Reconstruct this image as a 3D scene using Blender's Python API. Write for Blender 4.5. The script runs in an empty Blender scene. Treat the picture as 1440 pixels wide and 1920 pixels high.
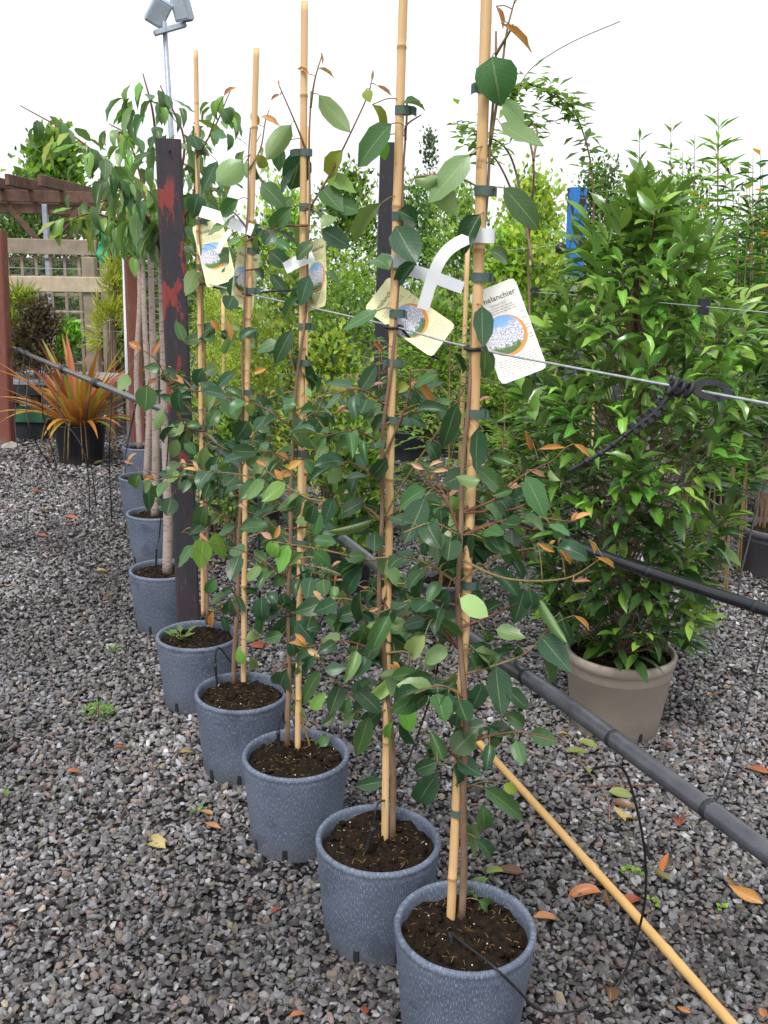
import bpy, math, random
import numpy as np
from mathutils import Vector, Matrix

random.seed(11); rng = np.random.default_rng(11)
R_ = math.radians
sc = bpy.context.scene
col = sc.collection

# ------------------------------------------------------------------ camera
F_PX, PITCH, ROLL, CAM_H = 1800.0, R_(14.45), R_(1.5), 1.61
fwd = np.array([0, math.cos(PITCH), -math.sin(PITCH)])
rt0 = np.array([1., 0, 0]); up0 = np.array([0, math.sin(PITCH), math.cos(PITCH)])
RT = rt0 * math.cos(ROLL) + up0 * math.sin(ROLL)
UP = -rt0 * math.sin(ROLL) + up0 * math.cos(ROLL)
CAM = np.array([0, 0, CAM_H])
cd = bpy.data.cameras.new('camera'); cam = bpy.data.objects.new('camera', cd); col.objects.link(cam)
cam.matrix_world = Matrix(((RT[0], UP[0], -fwd[0], 0), (RT[1], UP[1], -fwd[1], 0), (RT[2], UP[2], -fwd[2], CAM_H), (0, 0, 0, 1)))
cd.sensor_fit = 'VERTICAL'; cd.sensor_height = 36; cd.lens = 36 * F_PX / 1920
cd.clip_start = 0.05; cd.clip_end = 800
sc.camera = cam

# ------------------------------------------------------------------ sky, sun, exposure
SUN_EL, SUN_AZ = R_(58), R_(200)
w = bpy.data.worlds.new('World'); sc.world = w; w.use_nodes = True
nt = w.node_tree; bg = nt.nodes['Background']
sky = nt.nodes.new('ShaderNodeTexSky'); sky.sky_type = 'NISHITA'; sky.sun_disc = False
sky.sun_elevation = SUN_EL; sky.sun_rotation = SUN_AZ; sky.dust_density = 4; sky.air_density = 1.0
hs = nt.nodes.new('ShaderNodeHueSaturation'); hs.inputs['Saturation'].default_value = 0.10   # overcast: grey-white cloud
mx = nt.nodes.new('ShaderNodeMix'); mx.data_type = 'RGBA'; mx.inputs[0].default_value = 0.6
mx.inputs[7].default_value = (11.5, 11.7, 12.0, 1)
nt.links.new(sky.outputs[0], hs.inputs['Color']); nt.links.new(hs.outputs[0], mx.inputs[6])
nt.links.new(mx.outputs[2], bg.inputs['Color']); bg.inputs['Strength'].default_value = 0.09
sd = bpy.data.lights.new('sun', 'SUN'); sd.energy = 1.5; sd.angle = R_(14); sd.color = (1, .97, .93)
sun = bpy.data.objects.new('sun', sd); col.objects.link(sun)
sun.rotation_euler = (math.pi / 2 - SUN_EL, 0, math.pi - SUN_AZ + math.pi)
sv = Vector((math.sin(SUN_AZ) * math.cos(SUN_EL), math.cos(SUN_AZ) * math.cos(SUN_EL), math.sin(SUN_EL)))
sun.rotation_euler = sv.to_track_quat('Z', 'Y').to_euler()
sc.view_settings.view_transform = 'Standard'; sc.view_settings.look = 'None'
sc.view_settings.exposure = 0.66; sc.view_settings.gamma = 1.0

# ------------------------------------------------------------------ pixel helpers
def ray(x, y): return fwd + RT * (x - 720) / F_PX - UP * (y - 960) / F_PX
def PZ(x, y, Z): return CAM + ray(x, y) * Z
def G(x, y, z=0.0):
    d = ray(x, y); return CAM + d * ((z - CAM_H) / d[2])
def YP(x, y, Y):
    d = ray(x, y); return CAM + d * (Y / d[1])
def proj(q):
    v = np.asarray(q) - CAM; Z = v @ fwd; return 720 + F_PX * (v @ RT) / Z, 960 - F_PX * (v @ UP) / Z, Z

# ------------------------------------------------------------------ materials
def lin(r, g, b):
    f = lambda c: (c / 255 / 12.92) if c / 255 <= .04045 else ((c / 255 + .055) / 1.055) ** 2.4
    return (f(r), f(g), f(b), 1)
class NT:
    def __init__(s, name):
        s.m = bpy.data.materials.new(name); s.m.use_nodes = True; s.t = s.m.node_tree
        s.b = s.t.nodes['Principled BSDF']; s.out = s.t.nodes['Material Output']
    def n(s, typ, **k):
        o = s.t.nodes.new('ShaderNode' + typ)
        for a, v in k.items():
            if hasattr(o, a): setattr(o, a, v)
            else: o.inputs[a.replace('_', ' ')].default_value = v
        return o
    def l(s, a, b): s.t.links.new(a, b)
    def math(s, op, a, b=None):
        o = s.n('Math', operation=op)
        for i, v in enumerate((a, b)):
            if v is None: continue
            if isinstance(v, (int, float)): o.inputs[i].default_value = v
            else: s.l(v, o.inputs[i])
        return o.outputs[0]
    def mix(s, fac, a, b, mode='MIX'):
        o = s.n('Mix', data_type='RGBA', blend_type=mode)
        for i, v in ((0, fac), (6, a), (7, b)):
            if isinstance(v, (int, float, tuple)): o.inputs[i].default_value = v
            else: s.l(v, o.inputs[i])
        return o.outputs[2]
    def noise(s, scale, detail=4, coord=None, rough=.55):
        o = s.n('TexNoise'); o.inputs['Scale'].default_value = scale; o.inputs['Detail'].default_value = detail
        o.inputs['Roughness'].default_value = rough
        if coord is not None: s.l(coord, o.inputs['Vector'])
        return o.outputs['Fac']
    def ramp(s, fac, stops):
        o = s.n('ValToRGB'); e = o.color_ramp.elements
        while len(e) < len(stops): e.new(.5)
        for i, (p, c) in enumerate(stops): e[i].position = p; e[i].color = c if len(c) == 4 else (*c, 1)
        s.l(fac, o.inputs[0]); return o.outputs[0]
    def bump(s, h, strength, dist=.01):
        o = s.n('Bump'); o.inputs['Strength'].default_value = strength; o.inputs['Distance'].default_value = dist
        s.l(h, o.inputs['Height']); s.l(o.outputs[0], s.b.inputs['Normal'])
    def objc(s): return s.n('TexCoord').outputs['Object']
    def geo(s): return s.n('NewGeometry').outputs['Position']
    def mapping(s, vec, scale):
        o = s.n('Mapping'); o.inputs['Scale'].default_value = scale; s.l(vec, o.inputs['Vector']); return o.outputs[0]
    def rough(s, v): s.b.inputs['Roughness'].default_value = v
    def spec(s, v): s.b.inputs['Specular IOR Level'].default_value = v

def simple(name, c1, c2, scale, rough=.6, bump=.2, stretch=(1, 1, 1), spec=.4, dist=.004, metal=0):
    t = NT(name); v = t.mapping(t.geo(), stretch)
    a = t.noise(scale, 6, v); f = t.ramp(a, [(.3, (0, 0, 0)), (.7, (1, 1, 1))])
    t.l(t.mix(f, c1, c2), t.b.inputs['Base Color']); t.rough(rough); t.spec(spec); t.b.inputs['Metallic'].default_value = metal
    t.bump(t.noise(scale * 3, 5, v), bump, dist); return t.m

def leaf_material(name, veins=True, rough=.36, transl=.22, back=1.0, spec=.5, side=9.0):
    t = NT(name)
    at = t.n('Attribute', attribute_name='col'); base = at.outputs['Color']
    oi = t.n('ObjectInfo').outputs['Random']
    hsv = t.n('HueSaturation'); t.l(base, hsv.inputs['Color'])
    t.l(t.math('ADD', t.math('MULTIPLY', oi, .035), .482), hsv.inputs['Hue'])
    t.l(t.math('ADD', t.math('MULTIPLY', oi, .45), .78), hsv.inputs['Value'])
    c = hsv.outputs[0]
    big = t.noise(26, 3, t.geo()); c = t.mix(t.math('MULTIPLY', big, .16), c, (.12, .15, .03, 1))
    spot = t.ramp(t.noise(170, 2, t.geo()), [(.70, (0, 0, 0)), (.76, (1, 1, 1))]); c = t.mix(t.math('MULTIPLY', spot, .35), c, (.30, .26, .10, 1))
    if veins:
        uv = t.n('UVMap').outputs[0]; sx = t.n('SeparateXYZ'); t.l(uv, sx.inputs[0])
        au = t.math('ABSOLUTE', t.math('SUBTRACT', sx.outputs[0], .5))
        mid = t.math('LESS_THAN', au, .022)
        ph = t.math('FRACT', t.math('MULTIPLY', t.math('SUBTRACT', sx.outputs[1], t.math('MULTIPLY', au, .55)), side))
        sv_ = t.math('LESS_THAN', t.math('ABSOLUTE', t.math('SUBTRACT', ph, .5)), .055)
        vein = t.math('MAXIMUM', mid, t.math('MULTIPLY', sv_, .30))
        light = t.mix(.45, c, (.42, .5, .25, 1))
        c = t.mix(t.math('MULTIPLY', vein, .75), c, light)
        hb = t.math('ABSOLUTE', t.math('SUBTRACT', ph, .5)); t.bump(hb, .06, .002)
    bf = t.n('NewGeometry').outputs['Backfacing']
    if back > 0:
        under = t.mix(.34 * back, c, (.28, .38, .17, 1)); c = t.mix(bf, c, under)
    t.l(c, t.b.inputs['Base Color']); t.rough(rough); t.spec(spec)
    tr = t.n('BsdfTranslucent'); t.l(t.mix(1.0, c, (1.5, 1.6, .7, 1), 'MULTIPLY'), tr.inputs['Color'])
    ms = t.n('MixShader'); ms.inputs[0].default_value = transl
    t.l(t.b.outputs[0], ms.inputs[1]); t.l(tr.outputs[0], ms.inputs[2]); t.l(ms.outputs[0], t.out.inputs['Surface'])
    return t.m

M = {}
M['leaf'] = leaf_material('sapling_leaf')
M['gloss_leaf'] = leaf_material('glossy_leaf', rough=.26, transl=.12, back=.8, spec=.6, side=6.0)
M['far_leaf'] = leaf_material('small_leaf', veins=False, rough=.5, transl=.42, back=.0)
M['strap'] = leaf_material('strap_leaf', veins=False, rough=.45, transl=.25, back=.3)
def m_gravel():
    t = NT('gravel_stone'); c = t.n('Attribute', attribute_name='col').outputs['Color']
    n1 = t.noise(160, 4, t.geo()); n2 = t.noise(900, 2, t.geo())
    c = t.mix(t.math('MULTIPLY', n1, .8), c, t.mix(1.0, c, (.55, .53, .5, 1), 'MULTIPLY'))
    t.l(c, t.b.inputs['Base Color']); t.rough(.62); t.spec(.35); t.bump(n2, .25, .002); return t.m
M['gravel'] = m_gravel()
def m_ground():
    t = NT('gravel_bed'); p = t.geo()
    v = t.n('TexVoronoi', feature='F1'); v.inputs['Scale'].default_value = 62; t.l(p, v.inputs['Vector'])
    cell = t.n('SeparateXYZ'); t.l(v.outputs['Color'], cell.inputs[0])
    g = t.ramp(cell.outputs[0], [(0, (.012, .012, .012)), (.5, (.04, .038, .038)), (.85, (.10, .098, .10)), (1, (.2, .19, .18))])  # bed colour kept very dark, painting in the shade of gaps between stones
    edge = t.ramp(v.outputs['Distance'], [(.0, (1, 1, 1)), (.75, (.25, .24, .23))])
    g = t.mix(1.0, g, edge, 'MULTIPLY')
    big = t.noise(1.3, 5, p); g = t.mix(1.0, g, t.ramp(big, [(.3, (.72, .7, .68)), (.7, (1.1, 1.1, 1.1))]), 'MULTIPLY')
    t.l(g, t.b.inputs['Base Color']); t.rough(.85); t.spec(.2); t.bump(v.outputs['Distance'], -1.0, .02); return t.m
M['ground'] = m_ground()
def m_pot(name, c1, c2, speck, ribs=True, rough=.5):
    t = NT(name); p = t.objc(); sx = t.n('SeparateXYZ'); t.l(p, sx.inputs[0])
    rnd = t.n('ObjectInfo').outputs['Random']; ofs = t.n('VectorMath', operation='ADD'); t.l(p, ofs.inputs[0]); t.l(t.math('MULTIPLY', rnd, 37.0), ofs.inputs[1]); p0 = p; p = ofs.outputs[0]
    ang = t.math('ARCTAN2', sx.outputs[1], sx.outputs[0])
    cv = t.n('CombineXYZ'); t.l(t.math('MULTIPLY', ang, 26.0), cv.inputs[0]); t.l(t.math('MULTIPLY', sx.outputs[2], 34.0), cv.inputs[1])
    st = t.noise(2.7, 5, cv.outputs[0], .7)
    dust = t.noise(7, 4, p); c = t.mix(t.ramp(dust, [(.3, (0, 0, 0)), (.75, (1, 1, 1))]), c1, c2)
    sp = t.math('MULTIPLY', t.ramp(st, [(.52, (0, 0, 0)), (.66, (1, 1, 1))]), speck)
    c = t.mix(sp, c, lin(205, 212, 225))
    stain = t.ramp(t.noise(9, 3, p), [(.36, (1, 1, 1)), (.40, (0, 0, 0))])
    c = t.mix(t.math('MULTIPLY', stain, .35 * min(1, speck * 2)), c, t.mix(1.0, c1, (.5, .5, .52, 1), 'MULTIPLY'))
    low = t.math('MULTIPLY', t.ramp(sx.outputs[2], [(.0, (1, 1, 1)), (.10, (0, 0, 0))]), t.noise(16, 4, p))
    c = t.mix(t.math('MULTIPLY', low, .95), c, (.10, .09, .075, 1)); mud = t.ramp(t.noise(120, 3, p), [(.66, (0, 0, 0)), (.70, (1, 1, 1))]); c = t.mix(t.math('MULTIPLY', t.math('MULTIPLY', mud, low), 1.2), c, (.06, .05, .04, 1)); c = t.mix(t.math('MULTIPLY', rnd, .22), c, t.mix(1.0, c, (.62, .66, .72, 1), 'MULTIPLY'))
    t.l(c, t.b.inputs['Base Color']); t.rough(rough); t.spec(.35)
    h = t.math('SINE', t.math('MULTIPLY', ang, 220.0)) if ribs else t.noise(60, 3, p)
    t.bump(t.math('ADD', h, t.math('MULTIPLY', st, 1.5)), .22 if ribs else .08, .003); return t.m
M['pot_grey'] = m_pot('blue_grey_plastic', lin(80, 90, 108), lin(104, 114, 133), .5)
M['pot_tan'] = m_pot('taupe_plastic', lin(172, 158, 146), lin(186, 173, 161), .12, False, .5)
M['pot_dark'] = m_pot('dark_grey_plastic', lin(86, 84, 92), lin(100, 97, 104), .1, False, .45)
M['pot_black'] = m_pot('black_plastic', lin(30, 31, 36), lin(44, 45, 52), .05, False, .4)
M['soil'] = simple('potting_soil', (.009, .006, .004, 1), (.038, .024, .015, 1), 55, .9, 1.0, spec=.15, dist=.012)
M['straw'] = simple('straw', lin(170, 140, 88), lin(112, 84, 50), 60, .7, .1)
M['perlite'] = simple('perlite', lin(230, 226, 215), lin(205, 200, 190), 60, .8, .1)
def m_bamboo():
    t = NT('bamboo'); p = t.geo(); v = t.mapping(p, (60, 60, 3)); a = t.noise(1.0, 5, v)
    c = t.mix(t.ramp(a, [(.3, (0, 0, 0)), (.7, (1, 1, 1))]), lin(228, 194, 144), lin(208, 166, 116))
    d = t.ramp(t.noise(30, 4, p), [(.28, (1, 1, 1)), (.36, (0, 0, 0))]); c = t.mix(t.math('MULTIPLY', d, .55), c, lin(110, 70, 44))
    at = t.n('Attribute', attribute_name='col').outputs['Color']; c = t.mix(1.0, c, at, 'MULTIPLY')
    t.l(c, t.b.inputs['Base Color']); t.rough(.45); t.spec(.35); t.bump(a, .2, .002); return t.m
M['bamboo'] = m_bamboo()
M['bamboo_lying'] = simple('fresh_yellow_bamboo', lin(214, 176, 116), lin(200, 158, 98), 6, .4, .05)
M['bark'] = simple('sapling_bark', lin(112, 88, 72), lin(146, 120, 98), 30, .7, .5, (1, 1, .35))
M['twig'] = simple('green_twig', lin(140, 128, 80), lin(120, 92, 66), 40, .6, .3)
M['red_twig'] = simple('reddish_twig', lin(126, 84, 64), lin(96, 60, 48), 40, .6, .3)
def m_cherry_bark():
    t = NT('cherry_bark'); p = t.geo(); a = t.noise(18, 5, p); c = t.mix(a, lin(150, 130, 122), lin(186, 170, 160))
    b = t.noise(1.0, 4, t.mapping(p, (25, 25, 130))); r = t.ramp(b, [(.55, (0, 0, 0)), (.66, (1, 1, 1))])
    c = t.mix(t.math('MULTIPLY', r, .7), c, lin(92, 72, 66)); t.l(c, t.b.inputs['Base Color']); t.rough(.7); t.bump(b, .5, .004); return t.m
M['cherry_bark'] = m_cherry_bark()
M['black_pipe'] = simple('black_polythene', lin(24, 25, 29), lin(38, 39, 45), 30, .24, .05, spec=.6)
M['dusty_pipe'] = simple('dusty_black_polythene', lin(58, 59, 66), lin(82, 83, 90), 26, .28, .08, spec=.6)
M['tube'] = simple('black_tube', lin(26, 26, 30), lin(40, 40, 44), 40, .4, .05)
M['rubber'] = simple('black_rubber', lin(30, 31, 36), lin(46, 47, 52), 60, .5, .1)
M['wire'] = simple('galvanised_wire', lin(190, 196, 200), lin(150, 156, 160), 90, .35, .2, metal=.25)
M['steel'] = simple('galvanised_steel', lin(176, 184, 196), lin(150, 158, 172), 20, .45, .1, metal=.3)
M['lamp_body'] = simple('grey_lamp_housing', lin(178, 190, 204), lin(160, 172, 186), 8, .5, .05)
M['glass'] = simple('lamp_glass', lin(205, 215, 226), lin(190, 202, 214), 8, .15, .02)
M['tie'] = simple('green_plant_tie', lin(86, 106, 96), lin(70, 90, 82), 60, .5, .1)
M['white'] = simple('white_paper_strip', lin(244, 246, 246), lin(236, 238, 240), 20, .6, .03)
M['grey_strip'] = simple('grey_paper_strip', lin(206, 210, 216), lin(198, 202, 208), 20, .6, .03)
M['card_white'] = simple('white_card', lin(250, 250, 246), lin(244, 244, 238), 10, .5, .02)
M['card_yellow'] = simple('cream_card', lin(244, 243, 196), lin(240, 238, 184), 10, .5, .02)
M['ink'] = simple('ink', lin(62, 60, 58), lin(72, 70, 66), 30, .6, .0)
M['ink_pale'] = simple('pale_ink', lin(176, 168, 156), lin(190, 184, 170), 30, .6, .0)
M['orange'] = simple('orange_print', lin(240, 150, 70), lin(244, 160, 84), 30, .5, .0)
def m_blossom():
    t = NT('blossom_print'); uv = t.n('UVMap').outputs[0]; sx = t.n('SeparateXYZ'); t.l(uv, sx.inputs[0])
    n = t.noise(24, 6, uv, .75); c = t.ramp(n, [(.36, lin(70, 74, 92)), (.46, lin(168, 172, 192)), (.56, lin(244, 244, 250))])
    y = t.math('ADD', sx.outputs[1], t.math('MULTIPLY', t.math('SUBTRACT', t.noise(6, 4, uv), .5), .5))
    c = t.mix(t.ramp(y, [(.70, (0, 0, 0)), (.80, (1, 1, 1))]), c, lin(140, 190, 240))
    c = t.mix(t.ramp(y, [(.16, (1, 1, 1)), (.24, (0, 0, 0))]), c, lin(84, 118, 60))
    t.l(c, t.b.inputs['Base Color']); t.rough(.5); return t.m
M['blossom'] = m_blossom()
def m_painted(name, base, base2, paint, amount, band=None):
    t = NT(name); p = t.geo(); a = t.noise(22, 5, p); c = t.mix(a, base, base2)
    f = t.noise(1.0, 6, t.mapping(p, (12, 12, 5)), .65)
    k = t.ramp(f, [(amount, (0, 0, 0)), (amount + .02, (1, 1, 1))])
    if band:
        sx = t.n('SeparateXYZ'); t.l(p, sx.inputs[0]); k = t.math('MULTIPLY', k, t.ramp(t.math('DIVIDE', sx.outputs[2], 2.5), [(band[0], (0, 0, 0)), (band[0] + .05, (1, 1, 1)), (band[1], (1, 1, 1)), (band[1] + .02, (0, 0, 0))]))
    k2 = t.ramp(f, [(amount - .085, (0, 0, 0)), (amount - .02, (1, 1, 1))]); c = t.mix(t.math('MULTIPLY', k2, .10), c, t.mix(.5, c, paint)); c = t.mix(k, c, t.mix(t.math('MULTIPLY', t.noise(70, 4, p), .7), paint, t.mix(1.0, paint, (.55, .5, .5, 1), 'MULTIPLY')))
    sc1 = t.ramp(t.noise(1.0, 4, t.mapping(p, (160, 160, 14))), [(.64, (0, 0, 0)), (.70, (1, 1, 1))]); c = t.mix(t.math('MULTIPLY', sc1, .3), c, lin(140, 132, 130))
    t.l(c, t.b.inputs['Base Color']); t.rough(.55); t.spec(.35); t.bump(t.math('ADD', t.math('MULTIPLY', k, 1.0), t.math('MULTIPLY', a, .5)), .5, .002); return t.m
M['post_red'] = m_painted('chipped_black_and_red_paint', lin(48, 48, 54), lin(62, 60, 66), lin(150, 70, 66), .555, (.30, .745))
M['post_black'] = m_painted('worn_black_paint', lin(42, 42, 50), lin(58, 56, 64), lin(74, 54, 44), .62)
M['post_blue'] = m_painted('chipped_blue_paint', lin(38, 118, 196), lin(52, 132, 208), lin(58, 50, 52), .525)
M['post_rust'] = m_painted('rusty_red_oxide', lin(112, 66, 56), lin(128, 78, 66), lin(140, 112, 100), .60)
M['timber'] = simple('weathered_timber', lin(158, 144, 126), lin(128, 116, 102), 8, .8, .5, (1, 1, 1))
M['timber_pale'] = simple('pale_sawn_timber', lin(198, 184, 160), lin(168, 152, 128), 8, .8, .4)
M['timber_dark'] = simple('dark_stained_timber', lin(86, 62, 52), lin(116, 90, 76), 8, .8, .5)
M['plank_grey'] = simple('grey_bench_board', lin(158, 158, 164), lin(130, 130, 138), 10, .8, .4)
M['crate'] = simple('green_plastic_crate', lin(60, 116, 84), lin(48, 96, 70), 10, .5, .1)
M['mesh_dark'] = simple('dark_shade_cloth', lin(34, 36, 40), lin(48, 50, 52), 30, .8, .4)
M['green_net'] = simple('green_netting', lin(28, 140, 96), lin(40, 160, 112), 20, .6, .3)
M['polythene'] = simple('white_polythene', lin(226, 232, 236), lin(206, 214, 220), 3, .4, .1)
M['red_plastic'] = simple('red_plastic', lin(206, 52, 44), lin(190, 46, 40), 20, .5, .05)
M['stone_pale'] = simple('pale_stone', lin(170, 166, 162), lin(140, 136, 132), 20, .8, .5)

# ------------------------------------------------------------------ mesh helpers
def mesh_np(name, V, Fc, mat=None, uv=None, cols=None, smooth=True):
    V = np.asarray(V, np.float32).reshape(-1, 3); Fc = np.asarray(Fc, np.int32); k = Fc.shape[1]
    me = bpy.data.meshes.new(name); me.vertices.add(len(V)); me.vertices.foreach_set('co', V.ravel())
    me.loops.add(Fc.size); me.loops.foreach_set('vertex_index', Fc.ravel())
    me.polygons.add(len(Fc)); me.polygons.foreach_set('loop_start', np.arange(0, Fc.size, k, dtype=np.int32))
    me.polygons.foreach_set('loop_total', np.full(len(Fc), k, np.int32))
    me.polygons.foreach_set('use_smooth', np.full(len(Fc), smooth, bool))
    if uv is not None:
        l = me.uv_layers.new(name='UVMap'); l.data.foreach_set('uv', np.asarray(uv, np.float32)[Fc.ravel()].ravel())
    if cols is not None:
        a = me.color_attributes.new('col', 'FLOAT_COLOR', 'POINT'); a.data.foreach_set('color', np.asarray(cols, np.float32).ravel())
    me.update(calc_edges=True)
    if mat: me.materials.append(mat)
    return me
class MB:
    def __init__(s): s.v = []; s.f = []; s.c = []
    def add(s, vs, fs, c=(1, 1, 1)):
        o = len(s.v); s.v += [tuple(map(float, p)) for p in vs]; s.f += [tuple(i + o for i in f) for f in fs]
        s.c += [(*c, 1)] * len(vs) if not isinstance(c, list) else c
    def tube(s, pts, rad, n=6, cap=True, c=None):
        pts = [Vector(p) for p in pts]; m = len(pts); rad = [rad] * m if isinstance(rad, (int, float)) else rad
        vs = []; cs = []; prev = None
        for i, p in enumerate(pts):
            d = (pts[min(i + 1, m - 1)] - pts[max(i - 1, 0)]).normalized()
            a = prev if prev is not None else (Vector((1, 0, 0)) if abs(d.x) < .8 else Vector((0, 1, 0)))
            x = (a - d * a.dot(d)).normalized(); y = d.cross(x); prev = x
            for k in range(n):
                t = 2 * math.pi * k / n; vs.append(p + (x * math.cos(t) + y * math.sin(t)) * rad[i])
                cs.append((*(c[i] if c else (1, 1, 1)), 1))
        fs = [(i * n + k, i * n + (k + 1) % n, (i + 1) * n + (k + 1) % n, (i + 1) * n + k) for i in range(m - 1) for k in range(n)]
        if cap: fs += [tuple(range(n - 1, -1, -1)), tuple((m - 1) * n + k for k in range(n))]
        s.add(vs, fs, cs); return s
    def box(s, c, size, rot=None, bevel=0):
        c = Vector(c); h = Vector(size) / 2; rot = rot or Matrix.Identity(3)
        if bevel <= 0:
            vs = [c + rot @ Vector((x * h.x, y * h.y, z * h.z)) for x in (-1, 1) for y in (-1, 1) for z in (-1, 1)]
            s.add(vs, [(0, 1, 3, 2), (4, 6, 7, 5), (0, 4, 5, 1), (2, 3, 7, 6), (0, 2, 6, 4), (1, 5, 7, 3)]); return s
        b = min(bevel, min(h) * .9); vs = []; idx = {}
        for x in (-1, 1):
            for y in (-1, 1):
                for z in (-1, 1):
                    for a in range(3):
                        q = [x * (h.x - b), y * (h.y - b), z * (h.z - b)]; q[a] += (x, y, z)[a] * b
                        idx[(x, y, z, a)] = len(vs); vs.append(c + rot @ Vector(q))
        fs = []
        for a in range(3):
            o = [i for i in range(3) if i != a]
            for sg in (-1, 1):
                q = []
                for (u, v) in ((-1, -1), (1, -1), (1, 1), (-1, 1)):
                    k = [0, 0, 0]; k[a] = sg; k[o[0]] = u; k[o[1]] = v; q.append(idx[(*k, a)])
                fs.append(tuple(q))
            for u in (-1, 1):
                for v in (-1, 1):
                    k0 = [0, 0, 0]; k0[o[0]] = u; k0[o[1]] = v; k1 = list(k0); k0[a] = -1; k1[a] = 1
                    fs.append((idx[(*k0, o[0])], idx[(*k1, o[0])], idx[(*k1, o[1])], idx[(*k0, o[1])]))
        for x in (-1, 1):
            for y in (-1, 1):
                for z in (-1, 1): fs.append(tuple(idx[(x, y, z, a)] for a in range(3)))
        s.add(vs, fs); return s
    def lathe(s, prof, n=48, c=(0, 0, 0), close=False):
        m = len(prof); vs = [(c[0] + r * math.cos(2 * math.pi * k / n), c[1] + r * math.sin(2 * math.pi * k / n), c[2] + z) for r, z in prof for k in range(n)]
        s.add(vs, [(i * n + k, i * n + (k + 1) % n, (i + 1) * n + (k + 1) % n, (i + 1) * n + k) for i in range(m - 1) for k in range(n)]); return s
    def mesh(s, name, mat, smooth=False):
        me = bpy.data.meshes.new(name); me.from_pydata(s.v, [], s.f)
        a = me.color_attributes.new('col', 'FLOAT_COLOR', 'POINT'); a.data.foreach_set('color', np.asarray(s.c, np.float32).ravel())
        if smooth: me.polygons.foreach_set('use_smooth', [True] * len(me.polygons))
        me.materials.append(mat); me.update(); return me
    def build(s, name, mat, parent=None, smooth=False): return place(name, s.mesh(name, mat, smooth), parent)
def place(name, me, parent=None, mw=None):
    """mesh data is in world coordinates unless a matrix is given; parents are Empties at a thing's base, unrotated"""
    o = bpy.data.objects.new(name, me); col.objects.link(o)
    m = mw if mw is not None else Matrix.Identity(4)
    if parent is not None:
        o.parent = parent; m = Matrix.Translation(-WLOC[parent.name]) @ m
        WLOC[o.name] = WLOC[parent.name] + m.translation
    else: WLOC[o.name] = m.translation.copy()
    o.matrix_basis = m; return o
WLOC = {}
def tag(o, label=None, cat=None, group=None, kind=None):
    if label: o['label'] = label
    if cat: o['category'] = cat
    if group: o['group'] = group
    if kind: o['kind'] = kind
    return o
def thing(name, loc, label, cat, group=None):
    o = bpy.data.objects.new(name, None); o.empty_display_size = .05; col.objects.link(o)
    o.location = loc; WLOC[o.name] = Vector(loc); return tag(o, label, cat, group)
def curve(pts, n=24):
    """Catmull-Rom through points"""
    P = [np.asarray(p, float) for p in pts]
    if len(P) < 3: return [P[0] + (P[-1] - P[0]) * t for t in np.linspace(0, 1, max(2, n // 3))]
    P = [2 * P[0] - P[1]] + P + [2 * P[-1] - P[-2]]; out = []; m = len(P) - 3; k = max(2, n // m)
    for i in range(m):
        a, b, c, d = P[i:i + 4]
        for t in np.linspace(0, 1, k, endpoint=False):
            out.append(.5 * (2 * b + (c - a) * t + (2 * a - 5 * b + 4 * c - d) * t * t + (3 * b - a - 3 * c + d) * t ** 3))
    return out + [P[-2]]

# ------------------------------------------------------------------ leaves
PAL = {'w': (.36, .52, .20), 'd': (.024, .082, .042), 'm': (.058, .148, .050), 'l': (.17, .28, .105), 'b': (.15, .33, .05), 'y': (.26, .32, .055),
       'o': (.50, .23, .075), 'p': (.52, .29, .20), 'r': (.42, .12, .06), 'c': (.030, .095, .026), 'g': (.105, .27, .036), 'n': (.27, .50, .08)}
def leaf_mesh(name, prof, W, fold, curl, color, mat, twist=0., rows=7, asp=.55, wavy=.0):
    V = []; UV = []; us = (-1, -.5, 0, .5, 1)
    for i in range(rows):
        t = i / (rows - 1); ww = prof(t) * W / 2; a = curl * t
        cy, cz = (math.sin(a) / curl, -(1 - math.cos(a)) / curl) if abs(curl) > .01 else (t, 0)
        for u in us:
            x = u * ww * math.cos(fold * abs(u)); lift = abs(u) * ww * math.sin(fold) * asp + wavy * math.sin(t * 17 + u * 3) * abs(u)
            tw = twist * t; x, lift = x * math.cos(tw) - lift / asp * math.sin(tw), x * asp * math.sin(tw) + lift * math.cos(tw)
            V.append((x, cy - math.sin(a) * -lift, cz + math.cos(a) * lift)); UV.append((.5 + u / 2, t))
    Fc = [(i * 5 + k, i * 5 + k + 1, (i + 1) * 5 + k + 1, (i + 1) * 5 + k) for i in range(rows - 1) for k in range(4)]
    return mesh_np(name, V, Fc, mat, UV, [(*color, 1)] * len(V))
p_oval = lambda t: max(.02, math.sin(math.pi * min(1, t ** .82)) ** .62 if t < 1 else .02)
p_point = lambda t: max(.015, math.sin(math.pi * t ** .75) ** .8 * (1 - .25 * t) * 1.12 if t < 1 else .015)
p_lance = lambda t: max(.015, math.sin(math.pi * t ** .9) ** .95 if t < 1 else .015)
LEAVES = {}
def leaf_variants(kind, prof, W, mat, colors, folds, tag_):
    for c in colors:
        for i, (fo, cu, tw) in enumerate(folds):
            LEAVES.setdefault((kind, c), []).append(leaf_mesh('%s_leaf' % tag_, prof, W, fo, cu, PAL[c], mat, tw, wavy=.022))
FOLDS = [(.2, .4, 0), (.45, .9, .3), (.1, .2, -.35), (.7, 1.2, -.4), (.3, -.35, .4), (.85, .8, .15), (.35, 1.6, -.2)]
leaf_variants('oval', p_oval, 1.0, M['leaf'], 'dmlbyopw', FOLDS, 'oval')
leaf_variants('drop', p_point, 1.0, M['leaf'], 'dmlby', FOLDS, 'drop')
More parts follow.
